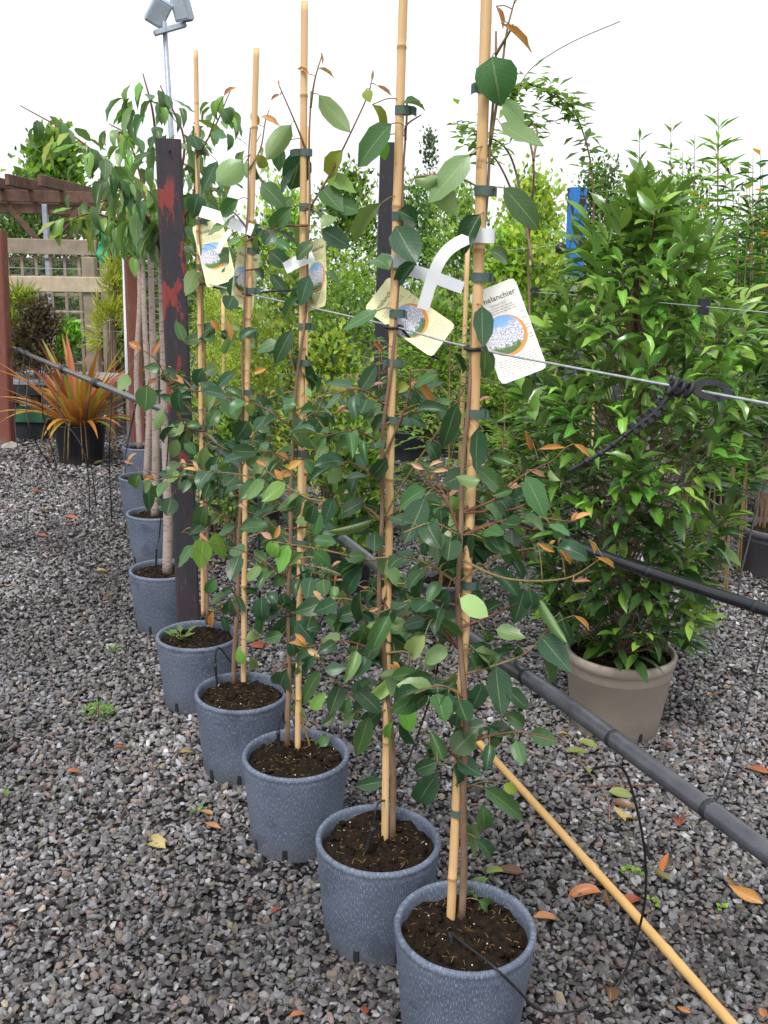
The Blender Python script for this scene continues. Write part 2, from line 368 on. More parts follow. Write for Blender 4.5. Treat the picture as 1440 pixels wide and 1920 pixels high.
leaf_variants('lance', p_lance, 1.0, M['gloss_leaf'], 'cdgn', [(.3, .7, 0), (.5, 1.0, .15), (.25, .5, -.15), (.45, 1.4, -.2)], 'lance')
leaf_variants('bud', p_lance, 1.0, M['leaf'], 'opr', [(.5, .3, 0), (.7, .6, .3)], 'bud')
def leaf_matrix(base, tip, nrm, width):
    b = Vector(base); d = Vector(tip) - b; L = d.length; d.normalize(); n = Vector(nrm); n = (n - d * n.dot(d))
    if n.length < 1e-4: n = d.orthogonal()
    n.normalize(); x = d.cross(n)
    return Matrix(((x.x * width, d.x * L, n.x * L, b.x), (x.y * width, d.y * L, n.y * L, b.y), (x.z * width, d.z * L, n.z * L, b.z), (0, 0, 0, 1)))
def put_leaf(parent, kind, c, base, tip, nrm, width, name='leaf'):
    me = random.choice(LEAVES[(kind, c)]); return place(name, me, parent, leaf_matrix(base, tip, nrm, width))
# many small leaves as one mesh: folded kites
KV = np.array([(0, 0, 0), (-.5, .42, .08), (0, .45, -.02), (.5, .42, .08), (0, 1, -.06)]); KF = np.array([(0, 2, 1), (0, 3, 2), (1, 2, 4), (2, 3, 4)])
def cloud(name, pos, d, n, L, W, cols, mat, parent, tv=KV, tf=KF):
    pos = np.asarray(pos); d = np.asarray(d, float); n = np.asarray(n, float); N = len(pos)
    d /= np.linalg.norm(d, axis=1)[:, None] + 1e-9; x = np.cross(d, n); x /= np.linalg.norm(x, axis=1)[:, None] + 1e-9; n = np.cross(x, d)
    L = np.broadcast_to(L, N)[:, None, None]; W = np.broadcast_to(W, N)[:, None, None]
    V = pos[:, None] + x[:, None] * (tv[None, :, :1] * W) + d[:, None] * (tv[None, :, 1:2] * L) + n[:, None] * (tv[None, :, 2:] * L)
    k = len(tv); Fc = (tf[None] + (np.arange(N) * k)[:, None, None]).reshape(-1, tf.shape[1])
    C = np.ones((N, k, 4)); C[:, :, :3] = np.asarray(cols)[:, None]
    o = place(name, mesh_np(name, V.reshape(-1, 3), Fc, mat, None, C.reshape(-1, 4)), parent); o['kind'] = 'stuff'; return o

# ------------------------------------------------------------------ ground and gravel
g = MB(); g.add([(-200, -60, 0), (200, -60, 0), (200, 400, 0), (-200, 400, 0)], [(0, 1, 2, 3)])
tag(g.build('ground', M['ground']), 'grey gravel yard', None, None, 'structure')
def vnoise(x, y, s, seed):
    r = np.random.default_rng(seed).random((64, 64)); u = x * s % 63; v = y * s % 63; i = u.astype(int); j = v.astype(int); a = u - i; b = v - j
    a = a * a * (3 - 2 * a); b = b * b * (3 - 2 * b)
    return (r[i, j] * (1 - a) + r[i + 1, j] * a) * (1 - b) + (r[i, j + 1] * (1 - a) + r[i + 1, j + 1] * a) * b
def stones(x, y, size, tv, tf, z0=0.0):
    N = len(x); k = len(tv)
    V = tv[None] * (1 + rng.uniform(-.28, .28, (N, k, 1))) + rng.normal(0, .07, (N, k, 3))
    s = size[:, None] * np.stack([rng.uniform(.85, 1.35, N), rng.uniform(.6, .95, N), rng.uniform(.35, .65, N)], 1); V = V * s[:, None]
    yaw = rng.uniform(0, 2 * np.pi, N); tx = rng.normal(0, .52, N); ty = rng.normal(0, .52, N)
    def rot(V, a, i, j):
        c, s_ = np.cos(a)[:, None], np.sin(a)[:, None]; p, q = V[:, :, i].copy(), V[:, :, j].copy(); V[:, :, i] = p * c - q * s_; V[:, :, j] = p * s_ + q * c
    rot(V, tx, 1, 2); rot(V, ty, 0, 2); rot(V, yaw, 0, 1)
    V[:, :, 0] += x[:, None]; V[:, :, 1] += y[:, None]; V[:, :, 2] += (z0 + size * rng.uniform(.0, 1.25, N))[:, None]
    pal = np.array([(.078, .075, .076), (.108, .104, .106), (.145, .142, .150), (.195, .195, .212), (.28, .28, .29), (.165, .122, .112), (.165, .14, .112), (.045, .042, .041)])
    ci = rng.choice(8, N, p=[.20, .24, .22, .13, .045, .06, .05, .055]); C = pal[ci] * rng.lognormal(0, .17, N)[:, None] * 1.5
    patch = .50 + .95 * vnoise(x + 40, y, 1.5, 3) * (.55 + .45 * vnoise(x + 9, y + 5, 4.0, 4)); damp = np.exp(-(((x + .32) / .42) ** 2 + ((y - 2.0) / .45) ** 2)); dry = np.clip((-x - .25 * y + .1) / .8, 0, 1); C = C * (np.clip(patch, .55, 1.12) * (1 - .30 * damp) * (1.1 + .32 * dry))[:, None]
    c4 = np.ones((N, k, 4)); c4[:, :, :3] = C[:, None]
    return V.reshape(-1, 3), (tf[None] + (np.arange(N) * k)[:, None, None]).reshape(-1, 3), c4.reshape(-1, 4)
ph = (1 + 5 ** .5) / 2
ICO = np.array([(-1, ph, 0), (1, ph, 0), (-1, -ph, 0), (1, -ph, 0), (0, -1, ph), (0, 1, ph), (0, -1, -ph), (0, 1, -ph), (ph, 0, -1), (ph, 0, 1), (-ph, 0, -1), (-ph, 0, 1)]) / math.hypot(1, ph)
ICOF = np.array([(0, 11, 5), (0, 5, 1), (0, 1, 7), (0, 7, 10), (0, 10, 11), (1, 5, 9), (5, 11, 4), (11, 10, 2), (10, 7, 6), (7, 1, 8), (3, 9, 4), (3, 4, 2), (3, 2, 6), (3, 6, 8), (3, 8, 9), (4, 9, 5), (2, 4, 11), (6, 2, 10), (8, 6, 7), (9, 8, 1)])
OCT = np.array([(1, 0, .1), (0, 1, -.1), (-1, 0, .1), (0, -1, -.1), (.2, .1, 1), (-.1, 0, -1)]); OCTF = np.array([(0, 1, 4), (1, 2, 4), (2, 3, 4), (3, 0, 4), (1, 0, 5), (2, 1, 5), (3, 2, 5), (0, 3, 5)])
def scatter(y0, y1, dens, extra):
    n = int(dens * (y1 - y0) * (.9 * (y0 + y1) / 2 + extra)); y = rng.uniform(y0, y1, n); x = rng.uniform(-1, 1, n) * (.45 * y + extra / 2); return x, y
parts = []
for (y0, y1, dens, s0, s1, tv, tf) in ((1.0, 2.6, 8200, .0058, .0122, ICO, ICOF), (2.6, 4.2, 5500, .0062, .0126, ICO, ICOF), (4.2, 7.0, 3200, .008, .0145, OCT, OCTF), (7.0, 10.5, 1200, .012, .02, OCT, OCTF)):
    x, y = scatter(y0, y1, dens, 1.0); parts.append(stones(x, y, rng.uniform(s0, s1, len(x)) * rng.lognormal(0, .12, len(x)), tv, tf))
y = rng.uniform(-.2, 9.5, 30000); x = (.45 * np.maximum(y, 1.0) + .5 + rng.uniform(0, 2.0, len(y))) * rng.choice((-1, 1), len(y)); parts.append(stones(x, y, rng.uniform(.011, .02, len(x)), OCT, OCTF))
V = []; Fc = []; C = []; o = 0
for v, f, c in parts: V.append(v); Fc.append(f + o); C.append(c); o += len(v)
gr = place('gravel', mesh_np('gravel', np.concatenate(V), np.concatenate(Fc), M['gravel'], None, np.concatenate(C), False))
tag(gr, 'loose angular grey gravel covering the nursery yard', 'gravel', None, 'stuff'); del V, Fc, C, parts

# ------------------------------------------------------------------ pots
def soil_disc(parent, c, r, z, straws=40, seed=0, white=10):
    n, m = 28, 9; rr = np.random.default_rng(seed); vs = [(c[0], c[1], z + .008)]; fs = []
    hs_ = rr.normal(0, .0065, (m, n))
    for i in range(1, m + 1):
        for k in range(n):
            a = 2 * math.pi * k / n; q = r * i / m; vs.append((c[0] + q * math.cos(a), c[1] + q * math.sin(a), z + hs_[i - 1, k] + .01 * (1 - (i / m) ** 2)))
    fs = [(0, 1 + k, 1 + (k + 1) % n) for k in range(n)]
    fs += [(1 + i * n + k, 1 + (i + 1) * n + k, 1 + (i + 1) * n + (k + 1) % n, 1 + i * n + (k + 1) % n) for i in range(m - 1) for k in range(n)]
    b = MB(); b.add(vs, fs)
    for _ in range(80):   # crumbs of compost
        a = rr.uniform(0, 6.28); q = r * .93 * math.sqrt(rr.random()); s = rr.uniform(.004, .012)
        V, Fz, _c = ICO * (1 + rr.uniform(-.3, .3, (12, 1))) * s, ICOF, 0
        b.add([(c[0] + q * math.cos(a) + v[0], c[1] + q * math.sin(a) + v[1], z + .006 + v[2] * .8) for v in V], [tuple(f) for f in Fz])
    so = b.build('soil', M['soil'], parent, True)
    if straws:
        b = MB()
        for _ in range(straws):
            a = rr.uniform(0, 6.28); q = r * .9 * math.sqrt(rr.random()); l = rr.uniform(.004, .016); t = rr.uniform(0, 6.28)
            p = np.array([c[0] + q * math.cos(a), c[1] + q * math.sin(a), z + .015 + rr.uniform(-.003, .003)]); d = np.array([math.cos(t), math.sin(t), rr.uniform(-.3, .3)]) * l
            b.tube([p - d / 2, p + np.array([0, 0, .002]), p + d / 2], .0005, 3)
        tag(b.build('straw', M['straw'], so), None, None, None, 'stuff')
    if white:
        b = MB()
        for _ in range(white):
            a = rr.uniform(0, 6.28); q = r * .9 * math.sqrt(rr.random()); s = rr.uniform(.001, .0022)
            b.add([(c[0] + q * math.cos(a) + v[0] * s, c[1] + q * math.sin(a) + v[1] * s, z + .014 + v[2] * s) for v in ICO], [tuple(f) for f in ICOF])
        tag(b.build('perlite', M['perlite'], so), None, None, None, 'stuff')
    return so
POTMESH = {}
def pot(name, c, r, rb, H, style, label, group, seed, straws=40, slots=8, white=8, cat='pot'):
    c = Vector((c[0], c[1], 0)); o = thing(name, c, label, cat, group); key = (style, r, rb, H)
    if key not in POTMESH:
        b = MB(); sc_ = r / .15; l = .009 * sc_
        if style == 'tan' or style == 'dark':
            lip = .030 * sc_
            prof = [(0, .004), (rb * .86, .004), (rb * .97, .0), (rb, .006), (rb + (r - rb) * .74, H * .76), (rb + (r - rb) * .745 + .0015, H * .763), (r - .016, H - lip - .002), (r - .014, H - lip), (r - .001, H - lip + .001),
                    (r, H - .006), (r - .003, H), (r - .013, H), (r - .016, H - .005), (r - .022, H - .08)]
        else:
            prof = [(0, .004), (rb * .9, .004), (rb * .985, 0), (rb, .008), (rb + (r - rb) * .90, H - .03), (rb + (r - rb) * .93, H - .024), (r - .003, H - .017), (r, H - .011), (r + .0005, H - .006), (r - .003, H), (r - .009, H + .001),
                    (r - .013, H - .003), (r - .0145, H - .012), (r - .018, H - .08)]
        b.lathe(prof, 64); POTMESH[key] = b.mesh('pot_body', M['pot_' + style], True)
    place('body', POTMESH[key], o, Matrix.Translation(c) @ Matrix.Rotation(seed * 1.3, 4, 'Z') @ Matrix.Diagonal((1.012, .990, 1 + .008 * math.sin(seed * 2.1), 1)))
    for k in range(slots):
        a = 2 * math.pi * k / slots + seed; rr = rb + .0015
        b = MB(); b.box((c.x + rr * math.cos(a), c.y + rr * math.sin(a), .032), (.007, .015, .034), Matrix.Rotation(a, 3, 'Z'), .002); b.build('drain_slot', M['rubber'], o)
    soil_disc(o, c, r - .0165, H - .028, straws, seed, white); return o
RIM = [(872, 1733), (709, 1568), (555, 1411), (453, 1296), (371, 1188), (306, 1066), (290, 961), (268, 892), (268, 836)]
POT_H = .275
PC = [G(x, y, POT_H) for x, y in RIM]
plabels = ['blue-grey nursery pot with a thin black tube looping over its rim', 'blue-grey pot with damp dark stains, next to the pot with a tube over its rim',
           'third blue-grey pot in the row, counting from the pot with a tube over its rim', 'fourth blue-grey pot in the row, counting from the pot with a tube over its rim',
           'blue-grey pot with a small weed in its soil, before the red and black post', 'blue-grey cherry pot standing half behind the red and black post',
           'second blue-grey cherry pot beyond the red and black post', 'third blue-grey cherry pot beyond the red and black post', 'last blue-grey cherry pot of the row, farthest from the bamboo canes']
for i, c in enumerate(PC): pot('nursery_pot', c, .15, .125, POT_H, 'grey', plabels[i], 'blue-grey pots standing in a row', i + 1, 85 if i < 4 else 30, 8 if i < 6 else 4, 7 if i < 4 else 3)

# ------------------------------------------------------------------ bamboo canes
CANES = [[(914, -70), (905, 240), (884, 900), (845, 1728)], [(758, -60), (742, 470), (731, 900), (722, 1578)], [(571, 3), (567, 560), (563, 1000), (558, 1402)], [(481, 90), (467, 560), (460, 900), (456, 1283)], [(367, 95), (374, 560), (378, 880), (381, 1180)]]
TIES = [[165, 358, 520, 775, 1095, 1522], [207, 405, 588, 680, 787], [286, 388, 612, 680, 850, 1017], [470, 545, 627, 735], [285, 416, 500, 800]]
CANE_R = [.0098, .0090, .0088, .0088, .0080]
CY = []                                     # world Y of every sapling
clabels = ['tallest thick bamboo cane tied to the sapling with the all-white name card', 'bamboo cane whose cream name card is turned nearly on its side', 'bamboo cane with a name card seen almost edge on',
           'bamboo cane with its name card half hidden behind it', 'thin bamboo cane beside the red and black post']
def cane_at(i, y):
    """point on cane i at picture row y"""
    c = CANES[i]; ys = [p[1] for p in c]; xs = [p[0] for p in c]; return YP(float(np.interp(y, ys, xs)), y, CY[i])
for i, c in enumerate(CANES):
    base = G(c[-1][0], c[-1][1], POT_H - .03); CY.append(base[1])
    pts = curve([YP(x, y, base[1]) for x, y in c[:-1]] + [base - np.array([0, 0, .03])], 90); r0 = CANE_R[i]
    if i == 4: pts = pts[:-4]
    o = thing('bamboo_cane', Vector(base), clabels[i], 'cane', 'upright bamboo canes supporting the saplings')
    rad = []; cc = []; acc = random.uniform(0, .2); prev = pts[0]; path = []
    gap = .27
    for p in pts:
        acc += float(np.linalg.norm(np.asarray(p) - prev)); prev = np.asarray(p); path.append(p)
        if acc > gap:
            acc = 0; gap = random.uniform(.24, .36); d = np.array([0, 0, -1.]); q = np.asarray(p)
            kx = random.uniform(-.0016, .0016); q = q + np.array([kx, 0, 0]); path.pop(); path += [q - d * .006, q - d * .002, q + d * .001, q + d * .006]; rad += [r0, r0 * 1.13, r0 * 1.12, r0 * .99]; cc += [(1, 1, 1), (.50, .38, .28), (.70, .60, .5), (1, 1, 1)]
        else: rad.append(r0 * random.uniform(.99, 1.01)); cc.append((1, 1, 1))
    MB().tube(path, rad, 12, True, cc).build('culm', M['bamboo'], o, True)
    for ty in TIES[i]:
        q = Vector(cane_at(i, ty)); b = MB(); a0 = random.uniform(-.3, .3); off = .006
        n = 18; vs = []
        for k in range(n + 1):
            a = a0 + 2 * math.pi * k / n; rx, ry = r0 + .0075, r0 + .003
            for dz in (-.0085, .0085): vs.append((q.x + off + rx * math.cos(a), q.y - .001 + ry * math.sin(a), q.z + dz))
        fs = [(2 * k, 2 * k + 2, 2 * k + 3, 2 * k + 1) for k in range(n)]
        e = len(vs); dx = random.choice((1, 1, -1))      # free tail of the tie
        x0 = q.x + off + dx * (r0 + .0065); tl = random.choice((.006, .006, .012, .024))
        for k in range(4):
            t = k / 3
            for dz in (-.0085, .0085): vs.append((x0 + dx * tl * t, q.y - .004 - .004 * math.sin(3 * t), q.z + dz - .004 * t * t))
        fs += [(e + 2 * k, e + 2 * k + 2, e + 2 * k + 3, e + 2 * k + 1) for k in range(3)]
        b.add(vs, fs); b.build('tie', M['tie'], o, True)

# ------------------------------------------------------------------ saplings (traced shoots and leaves, rooted on each sapling's own cane)
# shoots: lists of picture points; leaves: (base x, base y, tip x, tip y, width px, colour)
TR = [dict(sh=[[(885, 985), (840, 945), (800, 900), (785, 878)], [(893, 955), (930, 935), (975, 895), (1040, 862)], [(890, 980), (960, 955), (1010, 930)], [(888, 1070), (950, 1085), (1060, 1085), (1130, 1045)],
               [(880, 1165), (930, 1150), (1000, 1115)], [(880, 1252), (930, 1247), (985, 1225), (1020, 1190)], [(872, 1112), (830, 1075), (800, 1048)], [(930, 260), (938, 150), (950, 60), (968, -10)], [(935, 120), (955, 60), (962, 45)],
               [(868, 1425), (835, 1402), (815, 1400)], [(872, 1400), (920, 1370), (950, 1335)], [(884, 1030), (850, 1000), (820, 985)], [(868, 1330), (840, 1300), (800, 1280)], [(872, 1215), (850, 1200), (815, 1160), (770, 1150)]],
           lf=[(923, 106, 937, 200, 74, 'm'), (942, 192, 985, 232, 38, 'l'), (938, 232, 1014, 285, 46, 'l'), (944, 352, 1016, 428, 44, 'm'), (880, 290, 803, 378, 46, 'l'), (812, 340, 858, 405, 40, 'l'), (776, 332, 822, 350, 30, 'l'), (901, 402, 853, 476, 56, 'd'),
               (918, 470, 966, 488, 32, 'm'), (904, 574, 902, 652, 40, 'd'), (908, 652, 914, 712, 42, 'm'), (896, 802, 886, 884, 42, 'd'), (930, 12, 948, 50, 18, 'o'), (940, 44, 1004, 92, 22, 'o'), (966, 5, 972, -30, 14, 'p'),
               (797, 932, 764, 1020, 48, 'd'), (812, 958, 790, 1046, 32, 'd'), (832, 982, 814, 1048, 42, 'm'), (826, 955, 829, 996, 28, 'd'), (845, 990, 864, 1042, 26, 'm'), (880, 990, 873, 1056, 30, 'd'), (798, 1074, 764, 1148, 38, 'd'), (840, 1104, 804, 1162, 36, 'd'),
               (862, 1122, 918, 1154, 40, 'w'), (797, 1190, 754, 1248, 46, 'w'), (930, 1248, 936, 1342, 54, 'd'), (906, 1282, 884, 1334, 34, 'd'), (830, 1426, 812, 1372, 42, 'm'), (820, 1428, 766, 1452, 36, 'd'), (822, 1448, 764, 1528, 50, 'd'),
               (848, 1412, 896, 1362, 50, 'm'), (856, 1422, 900, 1456, 40, 'd'), (850, 1436, 870, 1482, 34, 'd'), (905, 1508, 912, 1584, 38, 'm'), (906, 1476, 998, 1540, 36, 'm'), (914, 1358, 946, 1416, 42, 'd'), (948, 1338, 994, 1366, 34, 'm'),
               (985, 893, 1030, 974, 46, 'm'), (984, 1104, 964, 1172, 42, 'd'), (992, 1104, 1006, 1158, 38, 'd'), (1010, 1188, 1068, 1262, 52, 'd'), (1018, 1228, 1056, 1308, 46, 'm'), (1008, 1122, 1056, 1202, 30, 'l'), (1050, 1148, 1072, 1224, 40, 'd'),
               (1076, 1154, 1112, 1182, 20, 'o'), (1104, 1012, 1122, 1042, 22, 'o'), (1118, 1044, 1162, 1066, 20, 'o'), (1050, 1030, 1076, 1062, 18, 'o'), (1008, 1018, 1042, 1036, 16, 'o'), (1074, 1090, 1110, 1087, 14, 'p'), (1046, 990, 1050, 1020, 12, 'p'),
               (985, 808, 1000, 852, 20, 'o'), (1010, 842, 1062, 836, 16, 'o'), (1075, 832, 1110, 856, 18, 'o'), (990, 880, 1030, 895, 18, 'p'), (960, 870, 920, 850, 26, 'm'), (900, 900, 850, 905, 26, 'l'), (925, 930, 968, 915, 26, 'm'), (940, 1010, 985, 1090, 34, 'm'),
               (905, 1010, 960, 1035, 30, 'm'), (860, 1000, 850, 1040, 26, 'd'), (930, 1180, 985, 1200, 34, 'l'), (905, 1180, 930, 1215, 28, 'm'), (950, 1290, 985, 1330, 34, 'd'), (795, 880, 770, 868, 16, 'p'), (805, 875, 830, 862, 16, 'p'), (812, 885, 842, 880, 16, 'p'),
               (850, 1280, 815, 1310, 30, 'd'), (860, 1335, 848, 1378, 32, 'd'), (945, 1470, 975, 1490, 22, 'y'), (1030, 880, 1045, 905, 20, 'l')]),
      dict(sh=[[(722, 990), (690, 960), (660, 900), (615, 815), (592, 782)], [(727, 985), (760, 900), (857, 753), (880, 695)], [(728, 885), (763, 753), (770, 690)], [(712, 1062), (690, 1050), (600, 1030), (510, 1016)], [(712, 960), (680, 950), (580, 935), (513, 893), (485, 868)],
               [(748, 1196), (735, 1160), (718, 1125)], [(720, 1350), (693, 1330), (630, 1277), (590, 1226)], [(724, 1230), (766, 1225), (758, 1270), (747, 1330)], [(722, 1100), (750, 1095), (775, 1085)], [(752, 260), (762, 235), (790, 215)], [(718, 1180), (690, 1170), (660, 1150)]],
           lf=[(734, 232, 660, 310, 48, 'm'), (716, 258, 720, 304, 24, 'b'), (698, 196, 738, 248, 24, 'y'), (716, 380, 645, 456, 40, 'l'), (745, 396, 800, 414, 42, 'd'), (742, 424, 782, 497, 54, 'd'), (729, 506, 690, 452, 44, 'm'), (782, 490, 728, 542, 36, 'd'), (707, 583, 641, 616, 28, 'm'),
               (706, 684, 678, 738, 28, 'd'), (757, 194, 803, 190, 30, 'm'), (626, 714, 644, 753, 27, 'y'), (768, 724, 736, 732, 26, 'y'), (776, 711, 820, 763, 26, 'o'), (726, 858, 690, 912, 36, 'd'), (700, 974, 621, 1006, 24, 'l'), (702, 998, 704, 1034, 36, 'd'), (676, 1108, 670, 1182, 34, 'd'),
               (727, 1164, 686, 1182, 34, 'l'), (712, 1194, 682, 1242, 32, 'd'), (737, 1208, 711, 1268, 34, 'd'), (742, 1268, 689, 1318, 40, 'w'), (758, 1318, 772, 1374, 36, 'b'), (737, 1352, 714, 1412, 26, 'b'), (692, 1342, 668, 1424, 34, 'm'), (820, 700, 775, 720, 26, 'm'), (850, 660, 880, 705, 20, 'd'),
               (760, 870, 775, 900, 22, 'm'), (800, 830, 840, 870, 30, 'd'), (820, 800, 868, 815, 28, 'm'), (640, 880, 615, 905, 26, 'l'), (655, 905, 640, 945, 30, 'm'), (560, 930, 545, 985, 34, 'm'), (535, 905, 495, 945, 34, 'b'), (560, 920, 530, 960, 34, 'l'), (590, 945, 580, 995, 30, 'd'),
               (625, 935, 605, 985, 30, 'd'), (640, 950, 665, 975, 24, 'b'), (645, 925, 668, 912, 18, 'p'), (600, 785, 588, 812, 26, 'd'), (615, 820, 592, 838, 26, 'm'), (640, 840, 668, 832, 26, 'm'), (520, 1015, 500, 1045, 30, 'b'), (540, 1020, 520, 1075, 36, 'b'), (510, 1010, 490, 998, 18, 'p'), (515, 1010, 525, 985, 16, 'o'),
               (590, 1032, 620, 1060, 26, 'm'), (645, 1045, 690, 1040, 24, 'm'), (600, 1232, 575, 1215, 22, 'p'), (640, 1282, 618, 1338, 34, 'd'), (660, 1300, 690, 1275, 32, 'm'), (590, 1230, 560, 1260, 30, 'd'), (655, 1310, 640, 1350, 30, 'm'), (610, 1258, 650, 1250, 24, 'd'),
               (718, 1125, 722, 1095, 14, 'p'), (712, 1140, 688, 1145, 14, 'p'), (770, 1085, 795, 1060, 26, 'd'), (540, 880, 565, 862, 22, 'o'), (530, 900, 515, 880, 20, 'o'), (520, 890, 548, 888, 26, 'o'), (500, 875, 480, 860, 18, 'o'), (700, 640, 720, 660, 14, 'r')]),
      dict(sh=[[(574, 402), (625, 315), (685, 190), (697, 150)], [(571, 282), (556, 236), (524, 162)], [(578, 200), (590, 150), (604, 102)], [(556, 1050), (620, 1070), (688, 1106)], [(552, 1150), (530, 1140), (505, 1120)], [(552, 1160), (575, 1150), (600, 1160)], [(548, 1240), (525, 1250), (512, 1265)],
               [(565, 420), (530, 425), (500, 440)], [(566, 700), (540, 660), (520, 640)], [(560, 1000), (585, 985), (600, 960)], [(580, 1290), (586, 1420), (588, 1500), (592, 1560), (590, 1600)], [(556, 1080), (530, 1070), (500, 1075)], [(572, 560), (600, 540), (612, 510)], [(565, 880), (590, 850), (600, 800)]],
           lf=[(598, 178, 656, 252, 32, 'l'), (546, 234, 497, 302, 36, 'l'), (569, 284, 542, 360, 48, 'd'), (524, 276, 520, 322, 26, 'm'), (643, 281, 602, 352, 46, 'y'), (617, 329, 666, 369, 36, 'b'), (490, 343, 538, 392, 32, 'm'), (546, 388, 494, 446, 30, 'm'), (602, 350, 642, 404, 42, 'm'), (620, 378, 674, 394, 32, 'm'),
               (604, 402, 632, 436, 32, 'l'), (602, 430, 658, 462, 32, 'd'), (580, 518, 560, 574, 34, 'd'), (588, 458, 548, 478, 28, 'm'), (546, 620, 514, 682, 28, 'd'), (686, 168, 694, 192, 18, 'y'), (706, 160, 738, 178, 13, 'p'), (697, 152, 700, 130, 7, 'p'), (602, 100, 606, 120, 7, 'p'), (596, 128, 630, 140, 12, 'p'),
               (580, 140, 556, 122, 12, 'o'), (526, 178, 506, 184, 10, 'p'), (524, 162, 522, 148, 7, 'p'), (616, 1074, 610, 1128, 34, 'd'), (582, 1068, 556, 1114, 30, 'd'), (552, 1153, 508, 1208, 44, 'd'), (556, 1164, 592, 1208, 36, 'd'), (546, 1198, 557, 1238, 34, 'd'), (537, 1258, 503, 1324, 44, 'd'), (492, 1118, 484, 1174, 36, 'd'),
               (530, 1112, 536, 1148, 30, 'd'), (600, 1258, 560, 1324, 30, 'm'), (604, 766, 606, 818, 24, 'd'), (540, 470, 505, 440, 26, 'm'), (520, 640, 480, 660, 26, 'm'), (535, 1075, 512, 1100, 26, 'm'), (500, 1078, 475, 1060, 28, 'b'), (600, 962, 590, 1005, 26, 'm'), (586, 1440, 540, 1462, 36, 'y'), (588, 1452, 640, 1480, 22, 'b'),
               (592, 1560, 560, 1612, 26, 'y'), (592, 1570, 604, 1610, 22, 'y'), (583, 1330, 610, 1300, 24, 'b'), (600, 1360, 640, 1330, 20, 'm'), (600, 1400, 618, 1372, 22, 'm'), (680, 1100, 700, 1108, 12, 'o'), (530, 1190, 490, 1200, 24, 'm'), (575, 1180, 610, 1165, 26, 'd'), (520, 1130, 500, 1110, 26, 'd'), (560, 1215, 600, 1240, 30, 'd'),
               (568, 840, 545, 800, 24, 'm'), (590, 850, 618, 840, 24, 'l'), (610, 510, 640, 525, 18, 'm'), (556, 760, 520, 752, 24, 'm'), (576, 930, 548, 950, 26, 'd')]),
      dict(sh=[[(455, 858), (410, 835), (386, 812)], [(454, 980), (400, 952), (350, 918), (310, 895), (242, 872)], [(462, 740), (400, 735), (345, 730), (310, 700)], [(458, 905), (500, 880), (540, 860), (560, 840)], [(476, 330), (488, 280), (497, 230), (505, 205)], [(456, 890), (470, 840), (480, 800)], [(455, 1010), (485, 1000), (510, 985)],
               [(458, 945), (478, 930), (495, 925)], [(468, 520), (490, 500), (505, 470)], [(470, 420), (440, 400), (420, 390)], [(455, 1120), (430, 1100), (405, 1085)], [(472, 450), (505, 425), (520, 400)]],
           lf=[(486, 235, 470, 210, 22, 'o'), (490, 218, 525, 232, 20, 'o'), (484, 290, 500, 320, 22, 'y'), (455, 300, 402, 357, 46, 'l'), (447, 374, 404, 408, 38, 'm'), (425, 735, 440, 788, 42, 'm'), (412, 853, 384, 914, 38, 'd'), (430, 868, 420, 936, 34, 'm'), (386, 948, 362, 998, 34, 'm'), (383, 1006, 374, 1068, 38, 'b'), (402, 998, 420, 1054, 30, 'b'),
               (321, 932, 314, 968, 34, 'd'), (303, 908, 280, 952, 30, 'm'), (262, 888, 244, 924, 34, 'm'), (362, 1022, 330, 1064, 26, 'm'), (310, 895, 340, 890, 26, 'b'), (276, 722, 272, 772, 38, 'm'), (337, 728, 330, 782, 36, 'd'), (480, 745, 515, 790, 34, 'd'), (465, 790, 440, 830, 34, 'd'), (500, 880, 520, 915, 30, 'm'), (540, 860, 520, 850, 22, 'o'),
               (555, 840, 580, 830, 22, 'o'), (440, 930, 405, 925, 28, 'm'), (430, 900, 400, 880, 30, 'm'), (480, 805, 512, 790, 26, 'm'), (495, 460, 520, 420, 30, 'd'), (505, 470, 540, 500, 30, 'd'), (438, 555, 425, 580, 30, 'd'), (420, 1010, 445, 1060, 28, 'd'), (405, 1085, 380, 1120, 24, 'm'), (440, 1105, 400, 1120, 24, 'd'), (520, 400, 545, 370, 28, 'm'),
               (450, 640, 478, 610, 28, 'd'), (460, 1200, 500, 1175, 24, 'l'), (470, 1230, 480, 1265, 26, 'l'), (475, 700, 500, 690, 20, 'o'), (425, 600, 435, 640, 18, 'o'), (250, 870, 232, 862, 14, 'p'), (240, 865, 252, 848, 12, 'p'), (455, 1245, 445, 1215, 20, 'b'), (410, 960, 390, 985, 22, 'l'), (452, 750, 425, 720, 30, 'm')]),
      dict(sh=[[(380, 812), (345, 795), (300, 685), (255, 650)], [(380, 830), (355, 800), (345, 790)], [(372, 300), (390, 260), (410, 200), (420, 180)], [(378, 640), (400, 620), (415, 600)], [(380, 1010), (355, 990), (340, 1000)], [(378, 720), (400, 700), (410, 690)], [(376, 480), (360, 470), (345, 455)], [(380, 1150), (400, 1145), (440, 1130)]],
           lf=[(372, 282, 362, 248, 26, 'd'), (408, 303, 374, 362, 38, 'd'), (371, 363, 362, 412, 34, 'd'), (347, 793, 310, 817, 32, 'l'), (306, 768, 284, 808, 26, 'l'), (332, 823, 322, 862, 22, 'l'), (240, 702, 222, 735, 24, 'l'), (265, 655, 240, 640, 22, 'o'), (285, 668, 300, 640, 18, 'o'), (300, 690, 270, 690, 20, 'm'), (345, 720, 318, 700, 20, 'o'),
